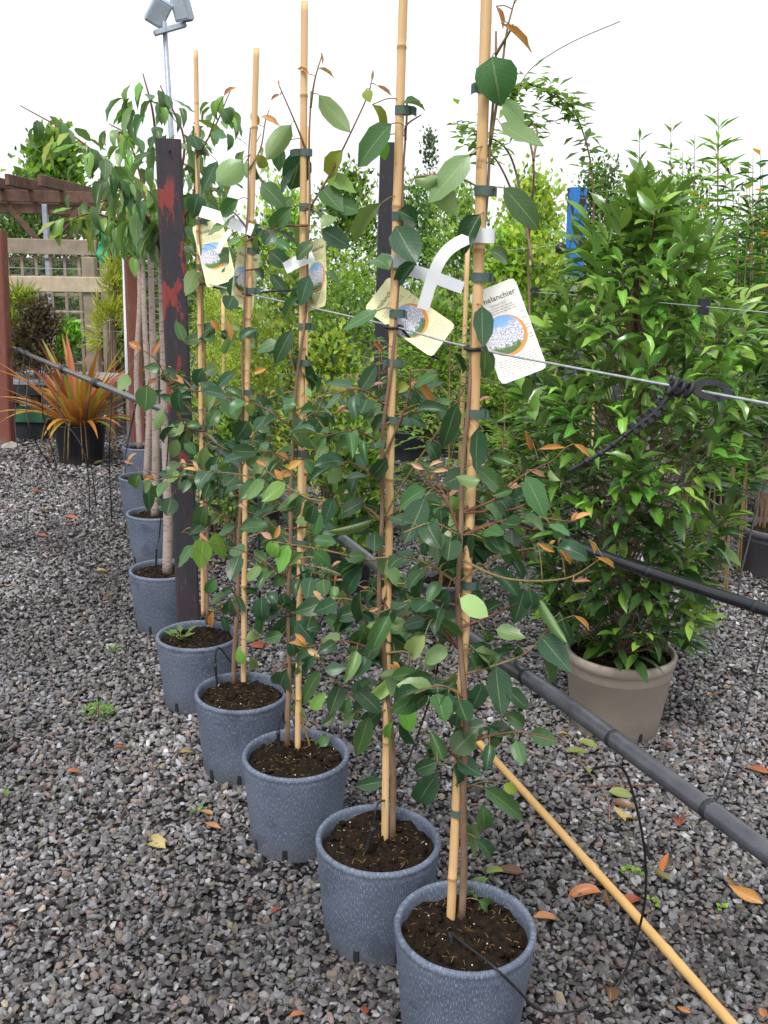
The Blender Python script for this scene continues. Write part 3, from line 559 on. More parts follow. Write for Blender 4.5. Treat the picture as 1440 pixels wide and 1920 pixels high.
               (300, 712, 270, 722, 20, 'p'), (365, 505, 352, 555, 30, 'l'), (378, 512, 365, 528, 30, 'm'), (410, 468, 442, 490, 26, 'm'), (440, 495, 410, 550, 28, 'm'), (395, 600, 410, 620, 22, 'o'), (400, 640, 385, 620, 22, 'm'), (345, 640, 330, 600, 20, 'm'), (405, 690, 385, 700, 28, 'm'), (390, 800, 410, 760, 24, 'm'), (350, 800, 375, 795, 24, 'm'),
               (345, 830, 370, 850, 20, 'm'), (362, 880, 345, 915, 24, 'b'), (400, 1145, 392, 1180, 22, 'o'), (430, 1130, 395, 1165, 22, 'm'), (415, 1135, 440, 1150, 20, 'o'), (350, 1040, 380, 1025, 24, 'm'), (380, 690, 360, 730, 26, 'd'), (420, 180, 440, 160, 16, 'o'), (395, 250, 425, 262, 26, 'm'), (415, 205, 440, 225, 26, 'm')])]
STEM_OFF = [[(0, .017), (.16, .015), (.30, -.004), (.50, -.017), (.62, -.02), (.78, .01), (1, .024)], [(0, .012), (.14, .012), (.3, .006), (.42, -.016), (.7, -.02), (.85, .012), (1, .02)], [(0, .016), (.3, .015), (.5, -.02), (.75, -.03), (1, -.028)], [(0, -.01), (.3, -.012), (.5, -.014), (.8, -.02), (1, -.03)], [(0, .0), (.3, .012), (.6, .016), (1, .02)]]
slabels = ['bronze-tipped sapling with large dark leaves, tied to the tallest thick cane', 'leafy sapling whose cream name card is turned on its side', 'sapling with a long trailing reddish shoot hanging over its pot rim', 'sapling whose name card is half hidden behind its cane', 'thin sapling tied to the cane beside the red and black post']
TOPY = [60, 190, 170, 240, 250]; random.seed(5)
SAPLING = []
for i, tr in enumerate(TR):
    Y = CY[i]; y0 = TOPY[i]; y1 = CANES[i][-1][1] - (0 if i < 4 else 20)
    base = Vector(cane_at(i, y1)); o = thing('serviceberry_sapling', base, slabels[i], 'sapling', 'saplings tied to bamboo canes'); SAPLING.append(o)
    stem = []; rad = []
    for k in range(40):
        t = k / 39; y = y0 + (y1 - y0) * t; q = cane_at(i, y); dx = np.interp(t, [a for a, _ in STEM_OFF[i]], [b for _, b in STEM_OFF[i]])
        stem.append(q + np.array([dx + .002 * math.sin(k * .9 + i), -.008 + .012 * math.sin(t * 7 + i), -.012 if k == 39 else 0])); rad.append(.0022 + .0062 * t ** 1.3)
    MB().tube(stem, rad, 7).build('stem', M['bark'], o, True)
    samples = [(np.asarray(p), r) for p, r in zip(stem, rad)]
    def depth(x, y):   # lateral shoots also spread fore and aft of the cane
        cx = proj(cane_at(i, y))[0]; return Y + (-.035 if abs(x - cx) < 34 else random.uniform(-.5, .35) * abs(x - cx) / F_PX * Y)
    for sh in tr['sh']:
        s = random.uniform(-.75, .5); x0 = sh[0][0]; pts = []
        for j, (x, y) in enumerate(sh):
            pts.append(YP(x, y, Y - .012 + s * abs(x - x0) / F_PX * Y - (.004 if j == 0 else 0)))
        d = [np.linalg.norm(pts[0] - q) for q, _ in samples[:40]]; pts[0] = samples[int(np.argmin(d))][0]
        c = curve(pts, 16); L = len(c); rr = [.0030 - .0018 * k / L for k in range(L)]
        MB().tube(c, rr, 5).build('branch', M['twig'] if random.random() < .6 else M['red_twig'], o, True); samples += list(zip([np.asarray(q) for q in c], rr))
    SP = np.array([q for q, _ in samples]); pet = MB()
    SPX = np.array([proj(q)[:2] for q in SP])
    def attach(b, tip, nrm, wd, c, at=None):
        d = np.linalg.norm(SP - b, axis=1) + .35 * np.abs(SP[:, 2] - b[2]); q = SP[int(np.argmin(d)) if at is None else at]
        mid = (q + b) / 2 + np.array([0, 0, .12 * np.linalg.norm(q - b)])
        pet.tube(curve([q, mid, b], 6), .0011 if np.linalg.norm(q - b) < .09 else .0016, 4)
        L = np.linalg.norm(tip - b); kind = 'bud' if c in 'opr' else 'drop' if (random.random() < .45 and c in 'dmlby' and wd / L > .5) else 'oval'
        if c == 'r' and kind != 'bud': kind = 'bud'
        put_leaf(o, kind, c, b, tip, nrm, wd)
    for (bx, by, tx, ty, wp, c) in tr['lf']:
        at = int(np.argmin(np.hypot(SPX[:, 0] - bx, SPX[:, 1] - by))); yy = SP[at][1] + (-.028 if at < 40 else random.uniform(-.03, .012)); yy -= .09 * (c == 'w'); b = YP(bx, by, yy); t = YP(tx, ty, yy + random.uniform(-.25, .25) * math.hypot(bx - tx, by - ty) / F_PX * yy)
        nr = -fwd + np.array([random.uniform(-.55, .55), random.uniform(-.3, .3), random.uniform(.0, .7)])
        if c in 'l' and random.random() < .75: nr = -nr          # pale undersides
        attach(b, t, nr, wp / F_PX * yy * (.8 if c in 'opr' else 1.1), c, at)
    # short side shoots in the bushy lower half, leaves set alternately and a bronze tip
    for q_ in range((13, 13, 12, 9, 6)[i]):
        ya = random.uniform(760, y1 - 230 if i else y1 - 330); k = int(np.clip((ya - y0) / (y1 - y0) * 39, 2, 37)); st = np.asarray(stem[k]); a = random.uniform(-.9, math.pi + .9); L = random.uniform(.12, .27)
        dv = np.array([math.cos(a), .7 * math.sin(a), random.uniform(.05, .6)]); dv /= np.linalg.norm(dv); c = curve([st, st + dv * L * .5 + np.array([0, 0, .012]), st + dv * L + np.array([0, 0, -.02])], 12)
        MB().tube(c, [.0026 - .0015 * m / len(c) for m in range(len(c))], 5).build('branch', M['twig'] if q_ % 2 else M['red_twig'], o, True); side = np.cross(dv, (0, 0, 1)); side /= np.linalg.norm(side)
        for m in range(random.randint(5, 8)):
            p = np.asarray(c[min(len(c) - 1, 2 + int(m * (len(c) - 3) / 7))]); d2 = side * (1 if m % 2 else -1) * random.uniform(.5, 1) + dv * .5 + np.array([0, 0, random.uniform(-.9, .1)]); d2 /= np.linalg.norm(d2); LL = random.uniform(.048, .085); b = p + d2 * .018
            pet.tube([p, p + d2 * .009 + np.array([0, 0, .003]), b], .0011, 4); cc_ = random.choice('dddddmml')
            put_leaf(o, random.choice(('oval', 'oval', 'drop')), cc_, b, b + d2 * LL, np.array([random.uniform(-.4, .4), random.uniform(-.9, -.1), random.uniform(.3, 1)]), LL * random.uniform(.52, .64))
        for m in range(random.choice((0, 2, 3))):
            p = np.asarray(c[-1]); d2 = dv + np.array([random.uniform(-.7, .7), random.uniform(-.5, .5), random.uniform(0, .8)]); d2 /= np.linalg.norm(d2); LL = random.uniform(.02, .042); put_leaf(o, 'bud', random.choice('oop'), p, p + d2 * LL, (0, -.5, 1), LL * .4)
    # extra foliage along stem and shoots behind and beside the traced leaves
    for _ in range(60 if i < 3 else 50):
        k = random.randrange(14, len(SP)); q = SP[k]; a = random.uniform(0, 2 * math.pi); dv = np.array([math.cos(a), .5 * math.sin(a) + .5, random.uniform(-.5, .15)]); dv /= np.linalg.norm(dv)
        b = q + dv * random.uniform(.015, .04); L = random.uniform(.042, .085); t = b + (dv + np.array([0, 0, -.5])) * L
        if proj(b)[1] < 300: continue
        attach(b, t, np.array([random.uniform(-.5, .5), -.7, random.uniform(.2, 1)]), L * random.uniform(.5, .64), random.choice('dddddmmml'))
    pet.build('petioles', M['twig'], o, True)['kind'] = 'stuff'

# ------------------------------------------------------------------ name cards and paper strips
def text_mesh(txt, size):
    cu = bpy.data.curves.new('t', 'FONT'); cu.body = txt; cu.size = size; cu.align_x = 'CENTER'; cu.align_y = 'CENTER'; cu.resolution_u = 2
    ob = bpy.data.objects.new('t', cu); me = bpy.data.meshes.new_from_object(ob); bpy.data.objects.remove(ob); return me
def card(px, py, Y, ang, yaw, mat, label, pitch=0.0, bend=2.0, w=.09, h=.178, k=1.0):
    c = YP(px, py, Y); o = thing('name_card', Vector(c), label, 'label', 'plant name cards hanging on the saplings')
    w, h = .09, .178; B = Matrix(((RT[0], UP[0], -fwd[0]), (RT[1], UP[1], -fwd[1]), (RT[2], UP[2], -fwd[2]))).to_4x4()
    mw = Matrix.Translation(Vector(c)) @ B @ Matrix.Rotation(ang, 4, 'Z') @ Matrix.Rotation(yaw, 4, 'Y') @ Matrix.Rotation(pitch, 4, 'X') @ Matrix.Scale(k, 4)
    def bendz(vs, dz): return [(x, y, z + dz + bend * x * x + .6 * y * y) for x, y, z in vs]
    nx, ny = 10, 16; rc = .009; vs = []; fs = []
    for j in range(ny + 1):
        for k in range(nx + 1):
            x, y = -w / 2 + w * k / nx, -h / 2 + h * j / ny
            ax, ay = abs(x) - (w / 2 - rc), abs(y) - (h / 2 - rc)
            if ax > 0 and ay > 0:
                q = rc / max(math.hypot(ax, ay), rc); x = math.copysign(w / 2 - rc + ax * q, x); y = math.copysign(h / 2 - rc + ay * q, y)
            vs.append((x, y, 0))
    fs = [(j * (nx + 1) + k, j * (nx + 1) + k + 1, (j + 1) * (nx + 1) + k + 1, (j + 1) * (nx + 1) + k) for j in range(ny) for k in range(nx)]
    b = MB(); b.add(bendz(vs, 0), fs); b.add(bendz(vs, -.0006), [tuple(reversed(f)) for f in fs]); place('card', b.mesh('card', mat, True), o, mw)
    def disc(cx, cy, r, dz, m, nm, uv=False):
        V = [(cx, cy, 0)]; U = [(.5, .5)]; rings, n = 5, 36
        for q in range(1, rings + 1):
            for k in range(n):
                a = 2 * math.pi * k / n; V.append((cx + r * q / rings * math.cos(a), cy + r * q / rings * math.sin(a), 0)); U.append((.5 + .5 * q / rings * math.cos(a), .5 + .5 * q / rings * math.sin(a)))
        T = [(0, 1 + k, 1 + (k + 1) % n) for k in range(n)]
        for q in range(rings - 1):
            for k in range(n):
                a, b_, c_, d = 1 + q * n + k, 1 + q * n + (k + 1) % n, 1 + (q + 1) * n + (k + 1) % n, 1 + (q + 1) * n + k; T += [(a, d, c_), (a, c_, b_)]
        place(nm, mesh_np(nm, bendz(V, dz), T, m, U), o, mw)
    disc(-.004, -.006, .0385, .0004, M['orange'], 'orange_ring'); disc(-.008, -.003, .0362, .0008, M['blossom'], 'picture')
    for txt, size, y, m in (('Amelanchier', .0148, .066, M['ink']), ('lamarckii', .0085, .054, M['ink_pale'])):
        me = text_mesh(txt, size); co = np.empty(len(me.vertices) * 3, np.float32); me.vertices.foreach_get('co', co); co = co.reshape(-1, 3); co[:, 1] += y; co[:, 2] = .0006 + bend * co[:, 0] ** 2 + .6 * co[:, 1] ** 2
        me.vertices.foreach_set('co', co.ravel()); me.materials.append(m); place('title' if size > .01 else 'subtitle', me, o, mw)
    b = MB(); rr = random.Random(3)
    for (ya, n, xa, xb) in ((.047, 3, -.036, .036), (-.050, 7, -.038, .038)):
        for k in range(n):
            x = xa + rr.uniform(0, .004); y = ya - k * .0045
            while x < xb - rr.uniform(0, .012):
                l = rr.uniform(.003, .009); b.add(bendz([(x, y, 0), (x + l, y, 0), (x + l, y + .0013, 0), (x, y + .0013, 0)], .0006), [(0, 1, 2, 3)]); x += l + .0016
    for y in (.026, .014, .000, -.006, -.018, -.024): b.add(bendz([(.033, y, 0), (.042, y, 0), (.042, y + .0013, 0), (.033, y + .0013, 0)], .0006), [(0, 1, 2, 3)])
    place('small_print', b.mesh('small_print', M['ink_pale']), o, mw)['kind'] = 'stuff'
    return o
card(952, 622, CY[0] + .028, R_(20), R_(-8), M['card_white'], 'white plant name card with a round blossom picture, hanging on the tallest cane')
card(768, 596, CY[1] + .03, R_(54), R_(8), M['card_yellow'], 'cream name card turned on its side with a round blossom picture')
card(596, 515, CY[2] + .03, R_(1), R_(-52), M['card_yellow'], 'narrow cream name card seen almost edge on')
card(458, 522, CY[3] + .03, R_(-8), R_(50), M['card_yellow'], 'cream name card half hidden behind its bamboo cane')
card(403, 475, CY[4] - .02, R_(14), R_(-12), M['card_yellow'], 'cream name card with blossom picture beside the red and black post', w=.122, h=.215, k=1.22)
def strip(pts, wd, mat, label, Y, band=None):
    """paper strip bent along picture points (x, y, depth offset)"""
    P = [YP(x, y, Y + d) for x, y, d in pts]; c = curve(P, 14); o = thing('paper_strip', Vector(P[0]), label, 'tag', 'paper strips looped round the canes'); b = MB(); vs = []
    for k, p in enumerate(c):
        d = c[min(k + 1, len(c) - 1)] - c[max(k - 1, 0)]; d /= np.linalg.norm(d); s = np.cross(d, -fwd); s /= np.linalg.norm(s)
        vs += [p - s * wd / 2, p + s * wd / 2]
    b.add(vs, [(2 * k, 2 * k + 2, 2 * k + 3, 2 * k + 1) for k in range(len(c) - 1)]); b.build('strip', mat, o, True)
    if band:
        i, y = band; q = cane_at(i, y); b = MB(); n = 20; r = CANE_R[i] + .006; vs = []
        for k in range(n + 1):
            a = 2 * math.pi * k / n
            for dz in (-.0125, .0125): vs.append((q[0] + .004 + (r + .008) * math.cos(a), q[1] + r * math.sin(a), q[2] + dz))
        b.add(vs, [(2 * k, 2 * k + 2, 2 * k + 3, 2 * k + 1) for k in range(n)]); b.build('loop', mat, o, True)
strip([(880, 445, -.02), (848, 462, -.03), (825, 488, -.03), (808, 530, -.02), (793, 580, -.01)], .022, M['white'], 'white paper strip curling down from the tallest cane', CY[0], (0, 442))
strip([(748, 505, .0), (790, 512, .01), (868, 540, .02)], .026, M['grey_strip'], 'pale grey paper strip sticking out above the sideways cream card', CY[1], (1, 490))
strip([(588, 480, -.015), (560, 490, -.02), (534, 503, -.02)], .030, M['white'], 'short white paper strip in front of the edge-on card', CY[2])
strip([(474, 432, -.02), (440, 420, -.01), (408, 406, .01), (376, 396, .03)], .034, M['white'], 'wide white paper strip reaching from the half hidden card to the thin cane', CY[3], (3, 432))
strip([(432, 432, -.05), (418, 452, -.055), (408, 474, -.055)], .018, M['white'], 'white paper strip hanging over the card by the red and black post', CY[4])

# ------------------------------------------------------------------ posts
def post(name, label, base, top, wd, dp, mat, rot=0.0, cat='post', group='steel posts of the tying lines'):
    base = Vector(base); top = Vector(top); o = thing(name, base, label, cat, group); b = MB(); ax = top - base; n = 10
    c, s = math.cos(rot), math.sin(rot); e = min(wd, dp) * .10
    sec = [(-wd / 2 + e, -dp / 2), (wd / 2 - e, -dp / 2), (wd / 2, -dp / 2 + e), (wd / 2, dp / 2 - e), (wd / 2 - e, dp / 2), (-wd / 2 + e, dp / 2), (-wd / 2, dp / 2 - e), (-wd / 2, -dp / 2 + e)]
    vs = []
    for k in range(n + 1):
        q = base + ax * (k / n) - Vector((0, 0, .05 if k == 0 else 0))
        vs += [q + Vector((x * c - y * s, x * s + y * c, 0)) for x, y in sec]
    q = top; f = .88
    vs += [q + Vector((x * c - y * s, x * s + y * c, 0)) * f for x, y in sec] + [q + Vector((x * c - y * s, x * s + y * c, 0)) * f - Vector((0, 0, .05)) for x, y in sec]
    m = 8; fs = [(k * m + j, k * m + (j + 1) % m, (k + 1) * m + (j + 1) % m, (k + 1) * m + j) for k in range(n + 2) for j in range(m)] + [tuple((n + 2) * m + j for j in range(m))]
    b.add(vs, fs); b.build('shaft', mat, o); return o
def bolt(o, p, mat, r=.007):
    b = MB(); p = np.asarray(p); b.tube([p + np.array([0, .01, 0]), p - np.array([0, .008, 0])], r, 6); b.build('bolt', mat, o)
P1Y = 3.74
b1 = YP(353, 1150, P1Y); b1b = b1 + (YP(315, 262, P1Y) - b1) * (-(b1[2]) / (YP(315, 262, P1Y)[2] - b1[2]))
o = post('steel_post', 'black steel post with large chips of red paint, beside the cherry trunks', (b1b[0], b1b[1], 0), YP(315, 262, P1Y), .092, .085, M['post_red'], R_(14)); bolt(o, YP(318, 283, P1Y - .047), M['rubber'], .004)
P2Y = 6.9
q = YP(728, 268, P2Y); post('steel_post', 'plain black steel post behind the cane with the sideways card', (YP(708, 905, P2Y)[0], P2Y, 0), q, .105, .10, M['post_black'], R_(4))
P3Y = 7.7
q = YP(1083, 352, P3Y); o = post('steel_post', 'steel post with chipped bright blue paint', (YP(1062, 860, P3Y)[0], P3Y, 0), q, .115, .11, M['post_blue'], R_(20))
b = MB(); q = YP(1052, 466, P3Y - .08); b.tube([q + np.array([0, .01, 0]), q + np.array([0, -.004, 0])], .042, 14); b.build('bracket', M['rubber'], o, True)
q0 = G(14, 838); o = post('steel_post', 'rusty red post with a pale stone at its foot', q0, YP(-4, 432, q0[1]), .115, .10, M['post_rust'], R_(-8))
q = YP(247, 470, 7.3); post('steel_post', 'rusty red-brown post standing behind the cherry trunks', (YP(258, 800, 7.3)[0], 7.3, 0), YP(246, 480, 7.3), .10, .08, M['post_rust'], R_(25))
o = thing('white_pole', Vector((YP(236, 700, 7.6)[0], 7.6, 0)), 'thin white pole behind the rusty red-brown post', 'pole'); MB().tube([(YP(236, 700, 7.6)[0], 7.6, 0), YP(232, 425, 7.6)], .018, 8).build('shaft', M['polythene'], o, True)
s = G(22, 838); b = MB(); rr = np.random.default_rng(2); b.add([tuple(v) for v in ICO * (1 + rr.uniform(-.25, .25, (12, 1))) * np.array([.10, .06, .045]) + s + np.array([.03, -.1, .02])], [tuple(f) for f in ICOF]); tag(b.build('stone', M['stone_pale']), 'pale stone lying at the foot of the rusty red post', 'stone')

# ------------------------------------------------------------------ wires, pipes, tubes
def line_thing(name, pts, r, mat, label, cat, group=None, n=6, steps=40):
    c = curve(pts, steps); o = thing(name, Vector(pts[-1]), label, cat, group); MB().tube(c, r, n).build('length', mat, o, True); return o
def rings(o, pts, ts, r, mat, name='clip', ln=.012):
    c = curve(pts, 120)
    for t in ts:
        k = int(t * (len(c) - 2)); p, d = np.asarray(c[k]), np.asarray(c[k + 1]) - np.asarray(c[k]); d /= np.linalg.norm(d); MB().tube([p - d * ln / 2, p - d * ln / 4, p + d * ln / 4, p + d * ln / 2], [r * .93, r, r, r * .93], 12).build(name, mat, o, True)
wireA = [YP(342, 525, P1Y - .05)] + [YP(x, y, CY[i] + .014) for i, x, y in ((4, 384, 531), (3, 466, 551), (2, 570, 574), (1, 738, 612), (0, 888, 653))] + [YP(1440, 757, 1.2), YP(1560, 781, 1.12)]
wireA += [wireA[-1] + (wireA[-1] - wireA[-3]) * 2.0]
line_thing('tying_wire', wireA, .0021, M['wire'], 'galvanised wire the bamboo canes are tied to', 'wire', 'tying wires')
wireB = [YP(1003, 548, 4.2), YP(1100, 555, 3.6), YP(1320, 575, 2.62), YP(1460, 588, 2.3), YP(1600, 600, 2.1)]
wireB += [wireB[-1] + (wireB[-1] - wireB[-3]) * 2.5]
o = line_thing('tying_wire', wireB, .0016, M['wire'], 'thin wire with black hexagonal fittings above the taupe-potted shrub', 'wire', 'tying wires')
for k in (0, 2):
    q = np.asarray(wireB[k]); rr_ = .018
    for dz in (-.011, .012): MB().tube([q + np.array([-.001, 0, dz - .010]), q + np.array([0, 0, dz + .009])], rr_ if dz > 0 else rr_ * .88, 6).build('hex_nut', M['rubber'], o)
line_thing('tying_wire', [YP(900, 474, 8.4), YP(985, 466, 8.0), YP(1052, 459, P3Y - .1)], .003, M['wire'], 'thin wire ending at the blue post', 'wire', 'tying wires')
def rubber_tie(i, y, label, tail):
    q = cane_at(i, y); o = thing('rubber_tie', Vector(q), label, 'tie', 'black rubber ties round cane and wire'); b = MB(); n = 16; r = CANE_R[i] + .004
    b.tube([q + np.array([(r + .006) * math.cos(a), r * math.sin(a) + .003, .002 * math.sin(a)]) for a in np.linspace(0, 2 * math.pi, n)], .0035, 6); b.build('loop', M['rubber'], o, True)
    if tail: MB().tube(curve([q + np.array([r, .0, 0])] + [YP(x, yy, CY[i] + d) for x, yy, d in tail], 12), .0032, 5).build('tail', M['rubber'], o, True)
rubber_tie(0, 653, 'black rubber tie holding the tallest cane to the wire', None)
rubber_tie(1, 613, 'black rubber tie with a tail slanting down from the sideways-card cane', [(775, 640, .02), (805, 664, .06), (822, 672, .08)])
rubber_tie(3, 551, 'black rubber tie with a long level tail between two canes', [(500, 547, .0), (552, 543, -.02)])
rubber_tie(4, 531, 'black rubber tie on the thin cane beside the red and black post', [(400, 538, .02), (420, 543, .05)])
pipeA = [G(1620, 1735, .78), G(1440, 1600, .78), G(1240, 1452, .785), G(1050, 1312, .79), G(913, 1220, .80), G(797, 1134, .81), G(647, 1015, .83), G(480, 897, .90), YP(335, 783, 3.92), YP(250, 747, 4.62), YP(130, 697, 6.06), YP(45, 661, 7.9), YP(22, 652, 8.25)]
pipeA = [pipeA[0] + (pipeA[0] - pipeA[2]) * 1.6] + pipeA
o = line_thing('irrigation_pipe', pipeA, .0165, M['dusty_pipe'], 'thick black water pipe running behind the row of blue-grey pots', 'pipe', 'black water pipes', 14, 130)
rings(o, pipeA, [.20, .27, .35, .46, .58, .66], .0178, M['rubber']); rings(o, pipeA, [.82, .87, .93, .955], .028, M['rubber'], 'tape', .10)
pipeB = [G(1600, 1200, .81), G(1440, 1145, .81), G(1280, 1093, .81), G(1140, 1045, .80), G(960, 973, .72), G(733, 880, .52), G(575, 815, .45), G(500, 790, .40)]
pipeB = [pipeB[0] + (pipeB[0] - pipeB[2]) * 2.6] + pipeB
o = line_thing('irrigation_pipe', pipeB, .0165, M['black_pipe'], 'black water pipe passing through the glossy shrub in the taupe pot', 'pipe', 'black water pipes', 14, 110); rings(o, pipeB, [.27, .44, .65], .0178, M['rubber'])
def tube_thing(pts, label, stake=None, r=.0028):
    o = line_thing('drip_tube', pts, r, M['tube'], label, 'tube', 'thin black drip tubes', 6, 50)
    if stake is not None:
        p, d, L = stake; p = np.asarray(p); d = np.asarray(d); MB().tube([p, p + d * .01, p + d * .013, p + d * L * .5, p + d * L], [.0065, .0065, .0045, .0045, .0012], 8).build('stake', M['rubber'], o, True)
    return o
tube_thing([G(1113, 1441, .70), G(1145, 1437, .74), G(1172, 1447, .72), G(1195, 1520, .56), G(1210, 1610, .40), G(1206, 1710, .20), G(1165, 1835, .03), G(1100, 1888, .012), G(1020, 1898, .10), G(965, 1850, .24), G(925, 1812, .292), G(845, 1750, .275)],
           'drip tube looping from the thick pipe over the gravel into the nearest blue-grey pot', (G(846, 1748, .275), np.array([.0, -.5, -.85]), .06))
tube_thing([G(1383, 1118, .82), G(1395, 1050, .88), G(1440, 900, 1.0), G(1490, 905, 1.0), G(1480, 1050, .72), G(1440, 1175, .50), G(1400, 1330, .26), G(1365, 1450, .10), G(1325, 1530, .02), G(1285, 1556, .012)], 'drip tube arching off the rear pipe down onto the gravel', (G(1290, 1556, .014), np.array([-1, .05, 0]), .055))
def pot_stake(i, sx, sy, lean, px, label):
    """emitter stake pushed into the soil of pot i with its tube up to the pipe"""
    p = G(sx, sy, POT_H - .03) ; d = np.array([lean, .1, 1.0]); d /= np.linalg.norm(d); top = p + d * .085
    pts = [top + d * .004, top + np.array([.01, .02, .05])] + px
    tube_thing(pts, label, (top, -d, .10))
pot_stake(1, 682, 1612, .25, [YP(742, 1480, 2.12), G(800, 1330, .55), G(822, 1240, .70), G(826, 1160, .80)], 'drip tube and stake in the stained blue-grey pot')
pot_stake(2, 524, 1424, -.05, [YP(540, 1345, 2.55), G(600, 1170, .55), G(650, 1080, .75), G(652, 1022, .82)], 'drip tube and stake in the third blue-grey pot')
pot_stake(3, 408, 1292, -.1, [YP(450, 1250, 3.0), G(500, 1200, .3), G(540, 1010, .7), G(525, 932, .88)], 'drip tube and stake in the fourth blue-grey pot')
pot_stake(5, 292, 1062, .05, [YP(300, 990, 4.1), YP(312, 880, 4.05), YP(318, 782, 4.0)], 'drip tube and stake in the cherry pot half behind the red and black post')
left_tubes = [[(45, 668, 7.9), (28, 780, 7.2)], [(56, 676, 7.7), (52, 790, 6.8)], [(85, 684, 6.9), (80, 770, 6.4)], [(122, 695, 6.15), (108, 765, 6.0), (158, 850, 5.9)], [(172, 716, 5.5), (163, 800, 5.5)], [(210, 733, 5.1), (205, 860, 5.1)], [(256, 752, 4.6), (246, 800, 4.9)]]
left_ends = [(40, 895), (102, 886), (106, 880), (166, 975), (180, 945), (209, 980), (231, 870)]
for k, (a, e) in enumerate(zip(left_tubes, left_ends)):
    g0 = G(e[0], e[1], .01); tube_thing([YP(*t) for t in a] + [g0, g0 + np.array([random.uniform(-.12, .05), -.12, .003])], ('first', 'second', 'third', 'fourth', 'fifth', 'sixth', 'seventh')[k] + ' drip tube hanging from the taped pipe, counting from the rusty red post', None, .0038)
# tree tie hanging on the wire
o = thing('tree_tie', Vector(YP(1262, 722, 1.3)), 'black toothed tree tie with an oval buckle hooked on the wire', 'tie'); TY = 1.285
c = curve([YP(1262, 735, TY), YP(1225, 775, TY), YP(1185, 805, TY), YP(1130, 848, TY), YP(1066, 884, TY + .02)], 60); MB().tube(c, [.0034 if k < 30 else .0028 for k in range(len(c))], 6).build('strap', M['rubber'], o, True)
for k in range(9, 31, 5):
    p, d = Vector(c[k]), (Vector(c[k + 1]) - Vector(c[k - 1])).normalized(); x = d; y = Vector((-fwd[0], -fwd[1], -fwd[2])); y = (y - x * y.dot(x)).normalized(); z = x.cross(y)
    Rm = Matrix((x, y, z)).transposed(); MB().box(p, (.0085, .006, .019), Rm, .0015).build('tooth', M['rubber'], o)
for k in range(34, 58, 6): p, d = np.asarray(c[k]), np.asarray(c[k + 1]) - np.asarray(c[k]); d /= np.linalg.norm(d); MB().tube([p - d * .003, p + d * .003], .0042, 8).build('notch', M['rubber'], o, True)
for k in range(3): q = YP(1262 + 15 * k, 722 + 3 * k, TY - .003); MB().tube([q + np.array([.004 * math.sin(a), .008 * math.cos(a), .0095 * math.sin(a) - .002]) for a in np.linspace(0, 6.28, 14)], .0034, 6).build('coil', M['rubber'], o, True)
n = 28; vs = []; e0 = YP(1298, 727, TY - .004); e1 = YP(1370, 738, TY - .004); ce = (e0 + e1) / 2; ex = (e1 - e0) / 2; ey = np.cross(ex, fwd); ey = -ey / np.linalg.norm(ey) * .0145
for dz in (0, .004):
    for f in (1.0, .55):
        for k in range(n): a = 2 * math.pi * k / n; vs.append(ce + (ex * f * math.cos(a) * 1.05 + ey * (f if f == 1 else .45) * math.sin(a)) + (-fwd) * dz)
fs = []
for k in range(n):
    j = (k + 1) % n; fs += [(k, j, n + j, n + k), (2 * n + k, 3 * n + k, 3 * n + j, 2 * n + j), (k, 2 * n + k, 2 * n + j, j), (n + k, n + j, 3 * n + j, 3 * n + k)]
b = MB(); b.add(vs, fs); b.build('buckle', M['rubber'], o)
# bamboo cane lying on the gravel
pts = [G(800, 1290, .022), G(905, 1400, .022), G(1100, 1615, .022), G(1250, 1782, .022), G(1420, 1975, .022)]; c = curve(pts, 80); o = thing('fallen_cane', Vector(pts[2]), 'long yellow bamboo cane lying on the gravel', 'cane')
rad = [.0125] * len(c); cc = [(1., 1., 1.)] * len(c)
for k in (22, 41, 60): rad[k] = .0142; cc[k] = (.8, .68, .5)
MB().tube(c, rad, 10, True, cc).build('culm', M['bamboo_lying'], o, True)

# ------------------------------------------------------------------ cherry trees in the far pots of the row
def hang_leaves(o, path, n, L0, cols, spread, kind='drop', wr=.42, t0=.15, droop=1.0):
    P = np.array(path)
    for _ in range(n):
        k = int((t0 + (1 - t0) * random.random()) * (len(P) - 1)); a = random.uniform(0, 6.28); s = random.uniform(.3, 1) * spread
        b = P[k] + np.array([math.cos(a) * s, math.sin(a) * s, random.uniform(-.6, .4) * s]); L = L0 * random.uniform(.7, 1.2)
        d = np.array([math.cos(a) * .6, math.sin(a) * .6, -droop * random.uniform(.2, 1.3)]); d /= np.linalg.norm(d)
        put_leaf(o, kind, random.choice(cols), b, b + d * L, np.array([math.cos(a), math.sin(a), random.uniform(.2, 1.2)]), L * wr * random.uniform(.85, 1.15))
def cherry(i, trunk, limbs, nl, label, cols):
    Y = PC[i][1]; tp = [YP(x, y, Y) for x, y in trunk]; tp[0][2] = POT_H - .03; o = thing('cherry_tree', Vector(tp[0]), label, 'tree', 'cherry trees in the far pots of the row')
    c = curve(tp, 24); MB().tube(c, [.0225 - .009 * k / len(c) for k in range(len(c))], 9).build('trunk', M['cherry_bark'], o, True)
    for sh in limbs:
        pts = curve([YP(x, y, Y + d) for x, y, d in sh], 20); MB().tube(pts, [.009 - .0068 * k / len(pts) for k in range(len(pts))], 6).build('branch', M['red_twig'], o, True)
        hang_leaves(o, pts, nl + 6, .115, cols, .12, wr=.46)
